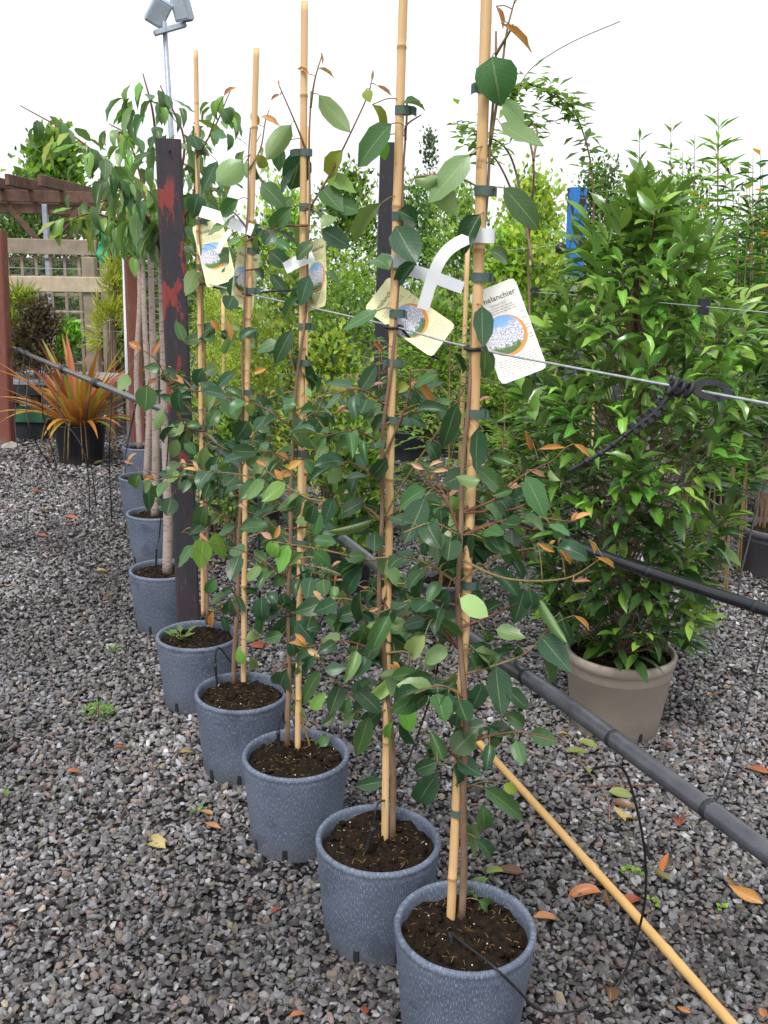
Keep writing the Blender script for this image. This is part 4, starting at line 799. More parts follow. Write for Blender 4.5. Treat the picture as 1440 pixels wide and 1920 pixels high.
cherry(5, [(313, 1060), (315, 950), (310, 800), (306, 600), (302, 470)], [[(302, 480, 0), (298, 350, .0), (288, 220, -.05), (268, 138, -.05)], [(303, 460, 0), (330, 360, .1), (345, 260, .15), (300, 160, .1)], [(302, 470, 0), (270, 400, -.2), (215, 340, -.3), (190, 300, -.3)], [(303, 460, 0), (350, 400, -.1), (372, 320, -.1)]], 34, 'cherry tree nearest the red and black post, with drooping leaves at its top', 'mmmlb')
cherry(6, [(290, 950), (292, 800), (286, 620), (282, 470)], [[(282, 480, 0), (250, 380, -.1), (190, 300, -.2), (130, 250, -.2), (38, 198, -.2)], [(283, 470, 0), (270, 360, .2), (240, 260, .3), (205, 232, .3)], [(283, 450, 0), (230, 420, -.2), (170, 400, -.3), (110, 425, -.3)]], 34, 'cherry tree with one long branch arching over the pergola', 'mmlby')
cherry(7, [(274, 885), (280, 760), (272, 620), (266, 470)], [[(267, 480, 0), (300, 380, 0), (390, 260, -.2), (432, 170, -.3)], [(267, 480, 0), (230, 440, .2), (150, 370, .3)], [(270, 470, 0), (330, 420, 0), (380, 360, 0)]], 32, 'third cherry trunk of the row, its branch rising behind the bamboo canes', 'mmlb')
cherry(8, [(262, 832), (256, 700), (262, 560), (258, 470)], [[(258, 480, 0), (300, 400, .2), (330, 300, .3), (370, 230, .3)], [(258, 480, 0), (220, 400, .3), (200, 330, .3)], [(258, 470, 0), (330, 400, -.2), (440, 330, -.3), (490, 250, -.3)]], 30, 'farthest cherry trunk of the row, with warty pale bark', 'mmly')

# ------------------------------------------------------------------ glossy shrub in the taupe pot
LC = G(1164, 1216, .305); pot('planter_pot', LC, .195, .155, .305, 'tan', 'large taupe plastic pot with a grooved rim holding the glossy shrub', None, 3, 30, 6, 40)
LY = LC[1]; o = thing('laurel_shrub', Vector((LC[0], LC[1], .275)), 'dense glossy evergreen shrub with bright green shoot tips in the taupe pot', 'shrub')
AX = [(1165, 1217), (1170, 1120), (1178, 1000), (1195, 850), (1208, 700), (1212, 560), (1212, 460), (1210, 385)]; HW = [100, 148, 190, 215, 208, 168, 112, 28]
axis = [YP(x, y, LY) for x, y in AX]; axr = [h / F_PX * LY * 1.02 for h in HW]; zs = [p[2] for p in axis]
MB().tube(curve([(LC[0], LC[1], .26)] + axis[1:], 24), [.014 - .011 * k / 24 for k in range(len(curve([(LC[0], LC[1], .26)] + axis[1:], 24)))], 7).build('trunk', M['bark'], o, True)
random.seed(21); lv = []; tw = MB()
for k in range(360):
    z = zs[0] + .065 + (zs[-1] - zs[0]) * ((k + .5) / 360) ** .93 * .97; cx = np.interp(z, zs, [p[0] for p in axis]); R = np.interp(z, zs, axr); a = k * 2.39996 + random.uniform(-.3, .3); rr = R * (random.uniform(.70, 1.06) if k % 4 else random.uniform(.25, .6))
    if math.sin(a * 2 + z * 9) > .72 and random.random() < .75: continue
    tip = np.array([cx + rr * math.cos(a), LY + rr * math.sin(a), z + random.uniform(-.02, .06)]); root = np.array([cx, LY, max(.28, z - .25 - .2 * random.random())]); st = curve([root, root * .5 + tip * .5 - np.array([0, 0, .03]), tip], 10); tw.tube(st, [.0026 - .0014 * q / 10 for q in range(len(st))], 4)
    d = tip - st[-3]; d /= np.linalg.norm(d); d = d * .6 + np.array([0, 0, .55]) ; d /= np.linalg.norm(d); fresh = random.random() < .42
    nleaf = random.randint(9, 12)
    for q in range(nleaf):
        f = q / (nleaf - 1); pa = a + q * 2.4; out = np.array([math.cos(pa), math.sin(pa), .0]); dirv = out * (1.1 - .55 * f) + rng.normal(0, .22, 3) + d * (.15 + .75 * f) + np.array([0, 0, (random.uniform(-.25, .4) if z > zs[0] + .45 * (zs[-1] - zs[0]) else random.uniform(-.5, .2)) - .15 * (1 - f)]) + np.array([math.cos(a), math.sin(a), 0]) * .35; dirv /= np.linalg.norm(dirv)
        b0 = tip + d * (-.10 + .13 * f); L = random.uniform(.085, .135) * (1 - .35 * f if fresh else 1 - .15 * f)
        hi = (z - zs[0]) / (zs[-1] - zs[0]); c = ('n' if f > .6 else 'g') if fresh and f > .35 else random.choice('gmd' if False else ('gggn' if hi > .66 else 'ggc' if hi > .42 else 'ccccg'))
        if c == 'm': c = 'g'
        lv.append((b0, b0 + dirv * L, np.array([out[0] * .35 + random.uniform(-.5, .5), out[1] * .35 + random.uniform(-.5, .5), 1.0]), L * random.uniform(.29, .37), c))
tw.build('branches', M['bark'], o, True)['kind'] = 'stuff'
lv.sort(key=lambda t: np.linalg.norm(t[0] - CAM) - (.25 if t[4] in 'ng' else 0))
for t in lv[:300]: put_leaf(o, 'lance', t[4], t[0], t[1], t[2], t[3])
rows = 5; TV = []; us = (-1, 0, 1)
for r_ in range(rows):
    t = r_ / (rows - 1)
    for u in us: TV.append((u * p_lance(t) / 2, t - .08 * t * t, abs(u) * p_lance(t) * .06 - .22 * t * t))
TF = np.array([(r_ * 3 + k, r_ * 3 + k + 1, r_ * 3 + k + 4, r_ * 3 + k + 3) for r_ in range(rows - 1) for k in range(2)]); TV = np.array(TV)
rest = lv[300:]; b_ = np.array([t[0] for t in rest]); t_ = np.array([t[1] for t in rest])
M['gloss_far'] = leaf_material('glossy_leaf_rest', veins=False, rough=.26, transl=.12, back=.8, spec=.6)
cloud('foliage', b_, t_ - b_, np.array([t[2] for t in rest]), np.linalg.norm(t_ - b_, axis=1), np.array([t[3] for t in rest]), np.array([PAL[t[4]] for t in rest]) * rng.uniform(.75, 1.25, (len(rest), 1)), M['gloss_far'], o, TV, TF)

# ------------------------------------------------------------------ plants of the other rows and the hedge behind
def shrub(name, label, cat, x, top, hw, Y, L, n, cols, zb=.05, wr=.55, stems=5, group=None, clump=.16, droop=.0, base_x=None, vary=.25, lo=0.15, bark='bark', up=.5, seed=None):
    rr = np.random.default_rng(seed if seed is not None else abs(hash(label)) % 9999 if False else len(label) * 37 + int(x) + int(top))
    bx = YP(base_x if base_x is not None else x, 900, Y)[0]; tx = YP(x, top, Y)[0]; H = YP(x, top, Y)[2]; R = hw / F_PX * Y
    o = thing(name, Vector((bx, Y, 0)), label, cat, group); n = int(n * 1.45); nc = max(14, n // 45); cl = []
    while len(cl) < nc:
        t = rr.random(); r = R * math.sqrt(rr.random()); a = rr.uniform(0, 6.28); prof = math.sin(math.pi * min(1, .18 + .82 * (lo + (1 - lo) * t))) ** .55
        zz = zb + (H - zb) * (lo + (1 - lo) * t) * .97; cx = bx + (tx - bx) * (zz / H); cl.append((cx + r * prof * math.cos(a), Y + r * prof * math.sin(a), zz))
    cl = np.array(cl); b = MB()
    for k in range(min(len(cl), stems * 2)):
        e = cl[k]; s = np.array([bx + rr.normal(0, .02), Y + rr.normal(0, .02), 0.0]); m = s * .45 + e * .55 + np.array([(s - e)[0] * .2, (s - e)[1] * .2, .05]); b.tube(curve([s, m, e], 8), [.008 - .0008 * q for q in range(9)][:len(curve([s, m, e], 8))], 5)
    b.build('branches', M[bark], o, True)['kind'] = 'stuff'
    ci = rr.integers(0, len(cl), n); pos = cl[ci] + rr.normal(0, 1, (n, 3)) * np.array([R, R, R * 1.1]) * clump * 1.3; pos[:, 2] = np.maximum(pos[:, 2], .04); outw = pos - np.array([bx, Y, H * .5]); outw /= np.linalg.norm(outw, axis=1)[:, None] + 1e-6
    d = outw + rr.normal(0, .6, (n, 3)) + np.array([0, 0, -droop]); nr = rr.normal(0, .5, (n, 3)) + np.array([0, -.25, up + .4])
    pal = np.array([PAL[c] if isinstance(c, str) else c for c in cols]); cb = rr.uniform(1 - vary, 1 + vary, len(cl))
    C = pal[rr.integers(0, len(pal), n)] * cb[ci][:, None] * rr.uniform(.8, 1.2, (n, 1))
    cloud('foliage', pos, d, nr, L * rr.uniform(.7, 1.25, n), L * wr * rr.uniform(.8, 1.2, n), C, M['far_leaf'], o); return o
dk = (.055, .105, .034); hd = (.13, .235, .050); yg = (.42, .50, .065); lg = (.30, .47, .075); pu = (.085, .05, .055); gd = (.46, .46, .09); cg = (.24, .36, .095)
HG = 'trees and hedge behind the rows'; RG = 'potted shrubs of the rear rows'
S = shrub
S('evergreen_tree', 'dark dense tree standing behind the pergola', 'tree', 60, 372, 120, 17, .11, 3600, (dk, dk, hd), stems=4, group=HG)
S('maple_tree', 'bright green maple crown rising above the pergola beams', 'tree', 105, 258, 66, 19, .15, 2400, (lg, 'g', hd), lo=.55, wr=.85, group=HG, stems=4)
S('hedge_shrub', 'leafy shrub behind the white pole and the cherry trunks', 'shrub', 235, 395, 75, 13, .10, 2400, (hd, dk, cg), group=HG)
S('hedge_shrub', 'mid green shrub behind the thin bamboo cane', 'shrub', 395, 385, 80, 12.5, .09, 2600, (hd, cg, lg), group=HG)
S('hedge_shrub', 'yellow-green shrub behind the cane with the edge-on card', 'shrub', 525, 345, 85, 12, .085, 3200, (yg, lg, hd), group=HG)
S('hedge_shrub', 'tall mixed shrub just beside the plain black post', 'shrub', 648, 302, 66, 12.6, .08, 3000, (hd, lg, dk), group=HG)
S('hedge_shrub', 'dark hedge shrub directly behind the plain black post', 'shrub', 775, 345, 62, 13, .08, 2600, (dk, hd, hd), group=HG)
S('columnar_conifer', 'narrow dark column tree standing above the hedge', 'tree', 806, 236, 13, 15, .07, 900, (dk, (.06, .075, .05)), group=HG, lo=.1, clump=.4)
S('hedge_shrub', 'grey-green loose shrub between the sideways card and the tallest cane', 'shrub', 855, 335, 62, 11, .07, 2600, (hd, cg, lg), group=HG)
S('hedge_shrub', 'yellow-leaved shrub with round leaves beside the blue post', 'shrub', 1000, 330, 84, 9.2, .062, 3600, (yg, lg, yg, hd), wr=.8, group=HG)
S('hedge_shrub', 'yellow-green round-leaved shrub behind the white name card', 'shrub', 960, 440, 95, 8.6, .06, 3400, (yg, lg, hd), wr=.8, group=HG)
S('cotoneaster_hedge', 'dark small-leaved hedge just behind the blue post', 'hedge', 1125, 318, 75, 12, .06, 4200, (dk, dk, hd), group=HG)
S('cotoneaster_hedge', 'dark small-leaved hedge behind the willow-leaved plants', 'hedge', 1275, 345, 110, 12.5, .07, 4200, (dk, hd, hd), group=HG)
S('hedge_shrub', 'dense shrub behind the copper-leaved climber', 'shrub', 1440, 400, 90, 11, .08, 2600, (hd, cg, dk), group=HG)
# middle rows
S('conifer_shrub', 'feathery yellow-green conifer between the red post and the cane beside it', 'shrub', 398, 540, 62, 5.6, .028, 4200, (yg, lg, gd), wr=.22, group=RG, zb=.2, vary=.4, stems=3)
S('spirea_shrub', 'yellowish twiggy shrub behind the half hidden card', 'shrub', 470, 600, 70, 7.6, .05, 2200, (yg, lg, cg), group=RG, clump=.25)
S('rear_shrub', 'loose green shrub behind the edge-on card', 'shrub', 555, 500, 78, 8.6, .06, 2400, (hd, lg, cg), group=RG)
S('rear_shrub', 'twiggy shrub with sparse leaves beside the plain black post', 'shrub', 660, 480, 72, 8.2, .055, 1900, (lg, cg, hd), group=RG, clump=.28)
S('rear_shrub', 'soft light green shrub in front of the plain black post', 'shrub', 620, 640, 80, 5.6, .045, 2600, (lg, 'm', yg), group=RG, zb=.25)
S('rear_shrub', 'pale green shrub behind the cane with the sideways card', 'shrub', 800, 560, 85, 8.4, .06, 2400, (lg, cg, hd), group=RG)
S('rear_shrub', 'dense shrub behind the white paper strip', 'shrub', 880, 520, 65, 9.4, .06, 2200, (hd, dk, cg), group=RG)
S('rear_shrub', 'dark shrub growing just beside the blue post', 'shrub', 1065, 520, 62, 7.0, .055, 2400, (hd, dk, cg), group=RG)
S('rear_shrub', 'light green shrub at the left flank of the glossy shrub', 'shrub', 990, 660, 62, 5.2, .05, 1900, (lg, 'm', 'g'), group=RG, zb=.2)
S('rear_shrub', 'fine-leaved low shrub behind the fourth blue-grey pot', 'shrub', 440, 770, 55, 5.0, .035, 1900, (lg, 'm', cg), group=RG, zb=.2, stems=3)
S('rear_shrub', 'small green shrub in the black pot by the thick pipe', 'shrub', 655, 800, 52, 4.1, .05, 850, (lg, 'm', 'g'), group=RG, zb=.3, stems=3, clump=.3)
S('rear_shrub', 'tall dark shrub behind the willow-leaved plants', 'shrub', 1380, 520, 85, 6.5, .075, 2300, ('c', hd, 'g'), group=RG)
S('rear_shrub', 'leafy shrub in the dark grey pot beside the glossy shrub', 'shrub', 1440, 640, 60, 5.2, .08, 480, ('m', hd, 'd'), group=RG, zb=.75, stems=2, clump=.3)
S('purple_shrub', 'dark purple-leaved shrub on the bench by the fence', 'shrub', 75, 570, 52, 8.8, .045, 2200, (pu, (.05, .03, .035), (.12, .09, .05)), group=RG, lo=.5)
S('bench_plant', 'light green plant on the bench beside the dark purple shrub', 'plant', 128, 600, 26, 8.9, .055, 500, ('g', lg), group=RG, lo=.6)
S('bench_plant', 'yellow grassy plant standing in front of the trellis', 'plant', 215, 480, 32, 9.6, .14, 420, (gd, yg), group=RG, lo=.5, wr=.12, up=0)
S('bench_plant', 'pale yellow-green grassy plant beside the rusty red post', 'plant', 38, 545, 34, 8.9, .16, 420, (yg, cg), group=RG, lo=.5, wr=.09, up=0)
# pinnate-leaved rowan in the taupe pot of the second row
def pinnate(name, label, x, Y, fronds, cols, L=.034, pairs=6, seed=1):
    rr = np.random.default_rng(seed); bx = YP(x, 900, Y)[0]; o = thing(name, Vector((bx, Y, .2)), label, 'sapling', RG); b = MB(); P, D, N, Ls, C = [], [], [], [], []
    top = YP(x + 12, fronds[0], Y); trunk = curve([(bx, Y, .2), (bx + .02, Y, top[2] * .5), top], 14); b.tube(trunk, [.009 - .0005 * k for k in range(len(trunk))], 6)
    for k in range(fronds[2]):
        t = rr.uniform(.25, 1); s = np.array(trunk[int(t * (len(trunk) - 1))]); a = rr.uniform(0, 6.28); fl = rr.uniform(.16, .30); e = s + np.array([math.cos(a), math.sin(a), rr.uniform(-.15, .45)]) * fl * fronds[3]; m = (s + e) / 2 + np.array([0, 0, .05])
        c = curve([s, m, e], 14); b.tube(c, .0016, 4); col_ = np.array(PAL[cols[rr.integers(0, len(cols))]]) * rr.uniform(.8, 1.3)
        for q in range(pairs):
            p = np.array(c[int((.3 + .7 * q / (pairs - 1)) * (len(c) - 1))]); ax = np.array(c[-1]) - np.array(c[0]); ax /= np.linalg.norm(ax); sd_ = np.cross(ax, (0, 0, 1)); sd_ /= np.linalg.norm(sd_) + 1e-6
            for sg in (-1, 1): P.append(p); D.append(sd_ * sg + ax * .55 + np.array([0, 0, -.15])); N.append(np.array([0, 0, 1]) + rr.normal(0, .2, 3)); Ls.append(L * rr.uniform(.8, 1.3)); C.append(col_)
    b.build('branches', M['twig'], o, True)['kind'] = 'stuff'; Ls = np.array(Ls); cloud('foliage', P, D, N, Ls, Ls * .45, C, M['far_leaf'], o); return o
pinnate('rowan_sapling', 'light green sapling with feather-shaped leaves behind the sideways card', 832, 3.9, (600, 0, 64, 1.0), 'gbm', .042, 6, 4)
pinnate('rowan_sapling', 'feather-leaved sapling leaning against the glossy shrub', 935, 4.9, (640, 0, 54, 1.1), 'gmb', .045, 6, 5)
pinnate('rowan_sapling', 'feather-leaved sapling behind the pipe fittings near the plain black post', 700, 5.2, (640, 0, 48, 1.1), 'gbm', .045, 5, 6)
def rear_pot(x, y, r, H, style, label, s): pot('rear_pot', G(x, y, H), r, r * .82, H, style, label, 'pots of the rear rows', s, 12, 4, 3)
rear_pot(835, 1085, .125, .24, 'dark', 'taupe-brown pot standing between the two black pipes', 2)
rear_pot(652, 1022, .13, .24, 'black', 'black pot behind the thick pipe, below the small green shrub', 5)
rear_pot(596, 965, .12, .22, 'tan', 'small taupe pot between the two black pipes', 6)
rear_pot(480, 895, .17, .30, 'black', 'large black pot behind the fourth sapling', 7)
rear_pot(1456, 986, .20, .27, 'dark', 'dark grey pot beside the glossy shrub', 8)
rear_pot(760, 806, .17, .26, 'black', 'black pot just beyond the plain black post', 9)
rear_pot(862, 800, .18, .27, 'black', 'wide black pot with dry stalks behind the sideways-card sapling', 10)
rear_pot(935, 795, .15, .27, 'black', 'black pot hidden behind the white name card sapling', 11)
rear_pot(1330, 870, .16, .26, 'black', 'black pot glimpsed behind the glossy shrub', 12)
o = thing('grafted_stake', Vector(G(1432, 985, .25)), 'thin bamboo stake standing in the dark grey pot', 'cane'); q = G(1432, 990, .25); MB().tube([q, q + np.array([.03, 0, 1.25])], .009, 8).build('culm', M['bamboo'], o, True)
for (xa, ya, xb, yb, Y, lab) in ((878, 425, 862, 900, 4.1, 'rear bamboo cane just behind the tallest cane'), (578, 238, 572, 800, 4.6, 'rear bamboo cane just behind the cane with the edge-on card'), (1118, 470, 1112, 800, 6.4, 'bamboo cane behind the blue post'), (418, 560, 420, 820, 5.5, 'rear bamboo cane in the feathery conifer')):
    t0 = YP(xa, ya, Y); t1 = YP(xb, yb, Y); t1 = t1 + (t1 - t0) * (t1[2] / max(.05, t0[2] - t1[2])); o = thing('bamboo_cane', Vector(t1), lab, 'cane', 'bamboo canes of the rear rows'); MB().tube([t0 + (t1 - t0) * k / 8 for k in range(9)], [.0095 * (1.08 if k % 2 else 1) for k in range(9)], 8).build('culm', M['bamboo'], o, True)
# upright willow-leaved plants behind the glossy shrub
def upright(x, top, Y, n, L, cols, label, seed, lean=0, wr=.16, cat='plant', shoots=3, nm='willow_leaved_plant', tz=.25):
    rr = np.random.default_rng(seed); bx = YP(x, 900, Y)[0]; o = thing(nm, Vector((bx, Y, 0)), label, cat, 'upright plants behind the glossy shrub'); b = MB(); P, D, N, C = [], [], [], []
    for k in range(shoots):
        e = YP(x + lean + (0 if k == 0 else rr.uniform(-45, 45)), top + (0 if k == 0 else rr.uniform(15, 120)), Y + (0 if k == 0 else rr.uniform(-.2, .2))); c = curve([(bx + rr.normal(0, .03), Y + rr.normal(0, .03), 0), (bx + (e[0] - bx) * .4, Y, e[2] * .5), e], 30); b.tube(c, [.006 - .00015 * q for q in range(len(c))], 5)
        for q in range(n):
            t = tz + (1 - tz) * (q / n); p = np.array(c[min(len(c) - 1, int(t * (len(c) - 1)))]) + np.array([0, 0, rr.uniform(-.01, .02)]); a = q * 2.4; P.append(p); D.append((math.cos(a), math.sin(a), rr.uniform(.15, .8) if t > .93 else rr.uniform(-.1, .35))); N.append((0, 0, 1)); C.append(np.array(PAL[cols[rr.integers(0, len(cols))]]) * rr.uniform(.8, 1.2))
    b.build('stems', M['twig'], o, True)['kind'] = 'stuff'; Ls = L * rr.uniform(.75, 1.2, len(P)); cloud('foliage', P, D, N, Ls, Ls * wr, C, M['far_leaf'], o)
upright(1199, 240, 5.2, 84, .095, 'gnb', 'narrow-leaved plant rising straight above the glossy shrub', 1)
upright(1258, 220, 5.4, 89, .10, 'gnb', 'second narrow-leaved plant rising above the glossy shrub', 2)
upright(1348, 208, 5.0, 103, .11, 'gnb', 'tallest willow-leaved plant behind the glossy shrub', 3)
upright(1302, 252, 5.7, 78, .10, 'gnb', 'willow-leaved plant between the two tallest ones', 4)
upright(1412, 285, 5.1, 70, .115, 'gcd', 'dark willow-leaved plant beside the copper-leaved climber', 5)
upright(1385, 370, 4.6, 60, .11, 'cgd', 'short dark willow-leaved plant in front of the tallest one', 6)
upright(1425, 262, 6.4, 26, .075, 'yom', 'climber with large coppery heart-shaped leaves', 7, 0, .8, 'climber', 4, 'copper_leaved_climber', .45)
upright(1295, 330, 6.6, 26, .075, 'yom', 'coppery leaved climber among the willow-leaved plants', 8, 0, .8, 'climber', 4, 'copper_leaved_climber', .5)
upright(808, 232, 14.5, 34, .12, 'd', 'thin twiggy leader above the hedge', 9, 0, .4, 'plant', 1, 'leader_shoot', .6)
# arching small tree behind the tallest cane
o = thing('arching_tree', Vector((YP(1010, 900, 6.0)[0], 6.0, 0)), 'slender arching tree with light leaves behind the tallest cane', 'tree'); P, D, N, C = [], [], [], []; rr = np.random.default_rng(8)
for sh, dens in (([(1005, 800), (990, 500), (1000, 300), (960, 190), (975, 160), (1030, 170), (1075, 200)], 75), ([(1010, 800), (1100, 500), (1110, 330), (1080, 215), (1040, 175)], 60), ([(1000, 500), (960, 300), (900, 250), (850, 230)], 34), ([(985, 420), (930, 300), (870, 270)], 26), ([(1000, 300), (1005, 240), (960, 230)], 30)):
    c = curve([YP(x, y, 6.0 + rr.uniform(-.2, .2)) for x, y in sh], 40); MB().tube(c, [.009 - .0065 * k / len(c) for k in range(len(c))], 5).build('branch', M['bark'], o, True)
    for k in range(int(dens * 1.5)): t = .45 + .55 * rr.random(); p = np.array(c[int(t * (len(c) - 1))]) + rr.normal(0, .035, 3); P.append(p); D.append((rr.normal(), rr.normal(), rr.uniform(-.6, .5))); N.append((rr.normal(0, .4), -.3, 1)); C.append(np.array(PAL['gbnl'[rr.integers(0, 4)]]) * rr.uniform(.8, 1.2))
cloud('foliage', P, D, N, rr.uniform(.07, .11, len(P)), .045, C, M['far_leaf'], o)
MB().tube(curve([YP(*t, 5.9) for t in ((968, 170), (1000, 125), (1070, 80), (1163, 40))], 16), .0028, 4).build('whip', M['bark'], o, True)

# ------------------------------------------------------------------ strap-leaved plant, bench, fence, pergola, floodlight
pc = G(150, 822, .16); pc = G(149, 793, .33); pot('rear_pot', pc, .205, .165, .33, 'black', 'wide black pot of the orange strap-leaved plant', 'pots of the rear rows', 13, 12, 4, 2)
o = thing('flax_plant', Vector((pc[0], pc[1], .3)), 'clump of orange and olive strap leaves in a wide black pot', 'plant'); random.seed(3)
scol = {'a': (.52, .20, .05), 'b': (.50, .33, .06), 'c': (.30, .30, .06), 'd': (.40, .10, .05), 'e': (.16, .17, .05)}; SM = {}
for c in scol:
    for k, cu in enumerate((.35, .9, 1.5)): SM[(c, k)] = leaf_mesh('strap_leaf', lambda t: (.55 + .45 * t / .3 if t < .3 else 1 - ((t - .3) / .7) ** 2.2) if t < 1 else .02, 1.0, .5, cu, scol[c], M['strap'], .15, 9, .07)
for k in range(95):
    a = random.uniform(0, 6.28); el = random.uniform(.55, 1.5); L = random.uniform(.40, .78); d = np.array([math.cos(a) * math.cos(el), math.sin(a) * math.cos(el), math.sin(el)]); b0 = np.array([pc[0] + .07 * math.cos(a), pc[1] + .07 * math.sin(a), .3])
    place('leaf', SM[(random.choice('aaaaabbcdd'), random.choice((0, 0, 0, 1) if el > .8 else (0, 1, 2)))], o, leaf_matrix(b0, b0 + d * L, (-math.cos(a) * .3, -math.sin(a) * .3, 1), random.uniform(.042, .068)))
for k in range(16):
    a = random.uniform(3.2, 6.2); b0 = np.array([pc[0] + .12 * math.cos(a), pc[1] + .12 * math.sin(a), .31]); MB().tube(curve([b0, b0 + np.array([.12 * math.cos(a), .12 * math.sin(a), .06]), b0 + np.array([.2 * math.cos(a), .2 * math.sin(a), -.22])], 8), .003, 4).build('dry_blade', M['straw'], o, True)
# grey bench
BY = 9.0; bl, brr = YP(-60, 700, BY)[0], YP(232, 700, BY)[0]; o = thing('bench', Vector(((bl + brr) / 2, BY, 0)), 'low staging bench of grey boards in front of the timber fence', 'bench')
for k in range(4): MB().box(((bl + brr) / 2, BY - .3 + .2 * k, .50), (brr - bl, .17, .045), None, .006).build('board', M['plank_grey'], o)
MB().box(((bl + brr) / 2, BY - .36, .43), (brr - bl - .04, .04, .09), None, .004).build('rail', M['mesh_dark'], o)
for fx in (.03, .5, .97): MB().box((bl + (brr - bl) * fx, BY - .30, .19), (.08, .08, .38), None, .005).build('leg', M['timber_dark'], o); MB().box((bl + (brr - bl) * fx, BY + .28, .19), (.08, .08, .38), None, .005).build('leg', M['timber_dark'], o)
o = thing('plastic_crate', Vector((YP(50, 800, 8.7)[0], 8.6, 0)), 'green plastic tray under the grey bench', 'crate'); q = WLOC[o.name]
for dx, dy, sx, sy in ((0, -.15, .5, .02), (0, .15, .5, .02), (-.25, 0, .02, .32), (.25, 0, .02, .32)): MB().box((q.x + dx, q.y + dy, .22), (sx, sy, .10), None, .003).build('side', M['crate'], o)
MB().box((q.x, q.y, .09), (.46, .27, .18), None, .004).build('base', M['mesh_dark'], o)
# post-and-rail fence with wires
FY = 10.2; o = thing('timber_fence', Vector((YP(172, 700, FY)[0], FY, 0)), 'post and rail fence of pale sawn timber with strained wires', 'fence')
xl, xr = YP(-160, 540, FY)[0], YP(238, 520, FY)[0]; zr = YP(120, 534, FY)[2]; MB().box(((xl + xr) / 2, FY - .06, zr), (xr - xl, .05, .155), Matrix.Rotation(-.012, 3, 'Y'), .006).build('rail', M['timber_pale'], o)
for px in (-150, 173, 420): x = YP(px, 600, FY)[0]; zt = YP(173, 482, FY)[2]; MB().box((x, FY, zt / 2), (.13, .12, zt), None, .008).build('post', M['timber'], o)
for zz in (520, 556, 585, 600, 620): z = YP(120, zz - 15 if zz < 540 else zz, FY)[2]; MB().tube([(xl, FY - .005, z), (YP(430, 500, FY)[0], FY - .005, z + .01)], .003, 4).build('strand', M['wire'], o, True)
# trellis panel
TY_ = 11.4; o = thing('trellis_panel', Vector((YP(100, 700, TY_)[0], TY_, 0)), 'weathered trellis of square laths under a broad top board', 'trellis'); a0, a1 = YP(4, 470, TY_)[0], YP(184, 470, TY_)[0]
MB().box(((a0 + a1) / 2, TY_ - .05, YP(95, 463, TY_)[2]), (a1 - a0, .05, .17), None, .006).build('top_board', M['timber'], o); zt = YP(95, 470, TY_)[2]
for k in range(7): x = a0 + .06 + (a1 - a0 - .12) * k / 6; MB().box((x, TY_ - .012, zt / 2 + .06), (.035, .022, zt - .12), None, .003).build('lath', M['timber'], o)
for k in range(8): z = .2 + (zt - .3) * k / 7; MB().box(((a0 + a1) / 2, TY_ + .012, z), (a1 - a0, .022, .035), None, .003).build('lath', M['timber'], o)
for x in (a0 - .06, a1 + .07): MB().box((x, TY_, zt / 2 + .05), (.10, .10, zt + .12), None, .006).build('post', M['timber'], o)
# pergola
PY = 13.5; o = thing('pergola', Vector((YP(90, 700, PY)[0], PY, 0)), 'dark stained pergola with notched rafter ends and braces', 'pergola'); x0, x1 = YP(-120, 380, PY)[0], YP(186, 380, PY)[0]; zt = YP(60, 368, PY)[2]
for dy, dz in ((0, 0), (1.6, -.02)): MB().box(((x0 + x1) / 2, PY + dy, zt + dz), (x1 - x0, .06, .15), None, .006).build('beam', M['timber_dark'], o)
MB().box(((x0 + x1) / 2, PY + .05, zt - .16), (x1 - x0, .05, .13), None, .006).build('beam', M['timber_dark'], o)
for px in (-70, -15, 40, 92, 150): x = YP(px, 360, PY)[0]; MB().box((x - .15, PY + .55, zt + .13), (.06, 2.3, .14), Matrix.Rotation(-.16, 3, 'Z') @ Matrix.Rotation(-.03, 3, 'X'), .006).build('rafter', M['timber_dark'], o)
for px in (86, 150): x = YP(px, 420, PY)[0]; MB().box((x, PY + (0 if px == 86 else .8), zt / 2 - .05), (.07, .07, zt - .1), None, .008).build('post', M['timber_dark'] if px != 86 else M['steel'], o)
x = YP(86, 420, PY)[0]
for sg in (-1, 1): MB().box((x + sg * .24, PY - .04, zt - .42), (.07, .05, .72), Matrix.Rotation(sg * .72, 3, 'Y'), .006).build('brace', M['timber_dark'], o)
MB().box((x + .24, PY + .5, zt - .44), (.07, .05, .62), Matrix.Rotation(.78, 3, 'Y'), .006).build('brace', M['timber_dark'], o)
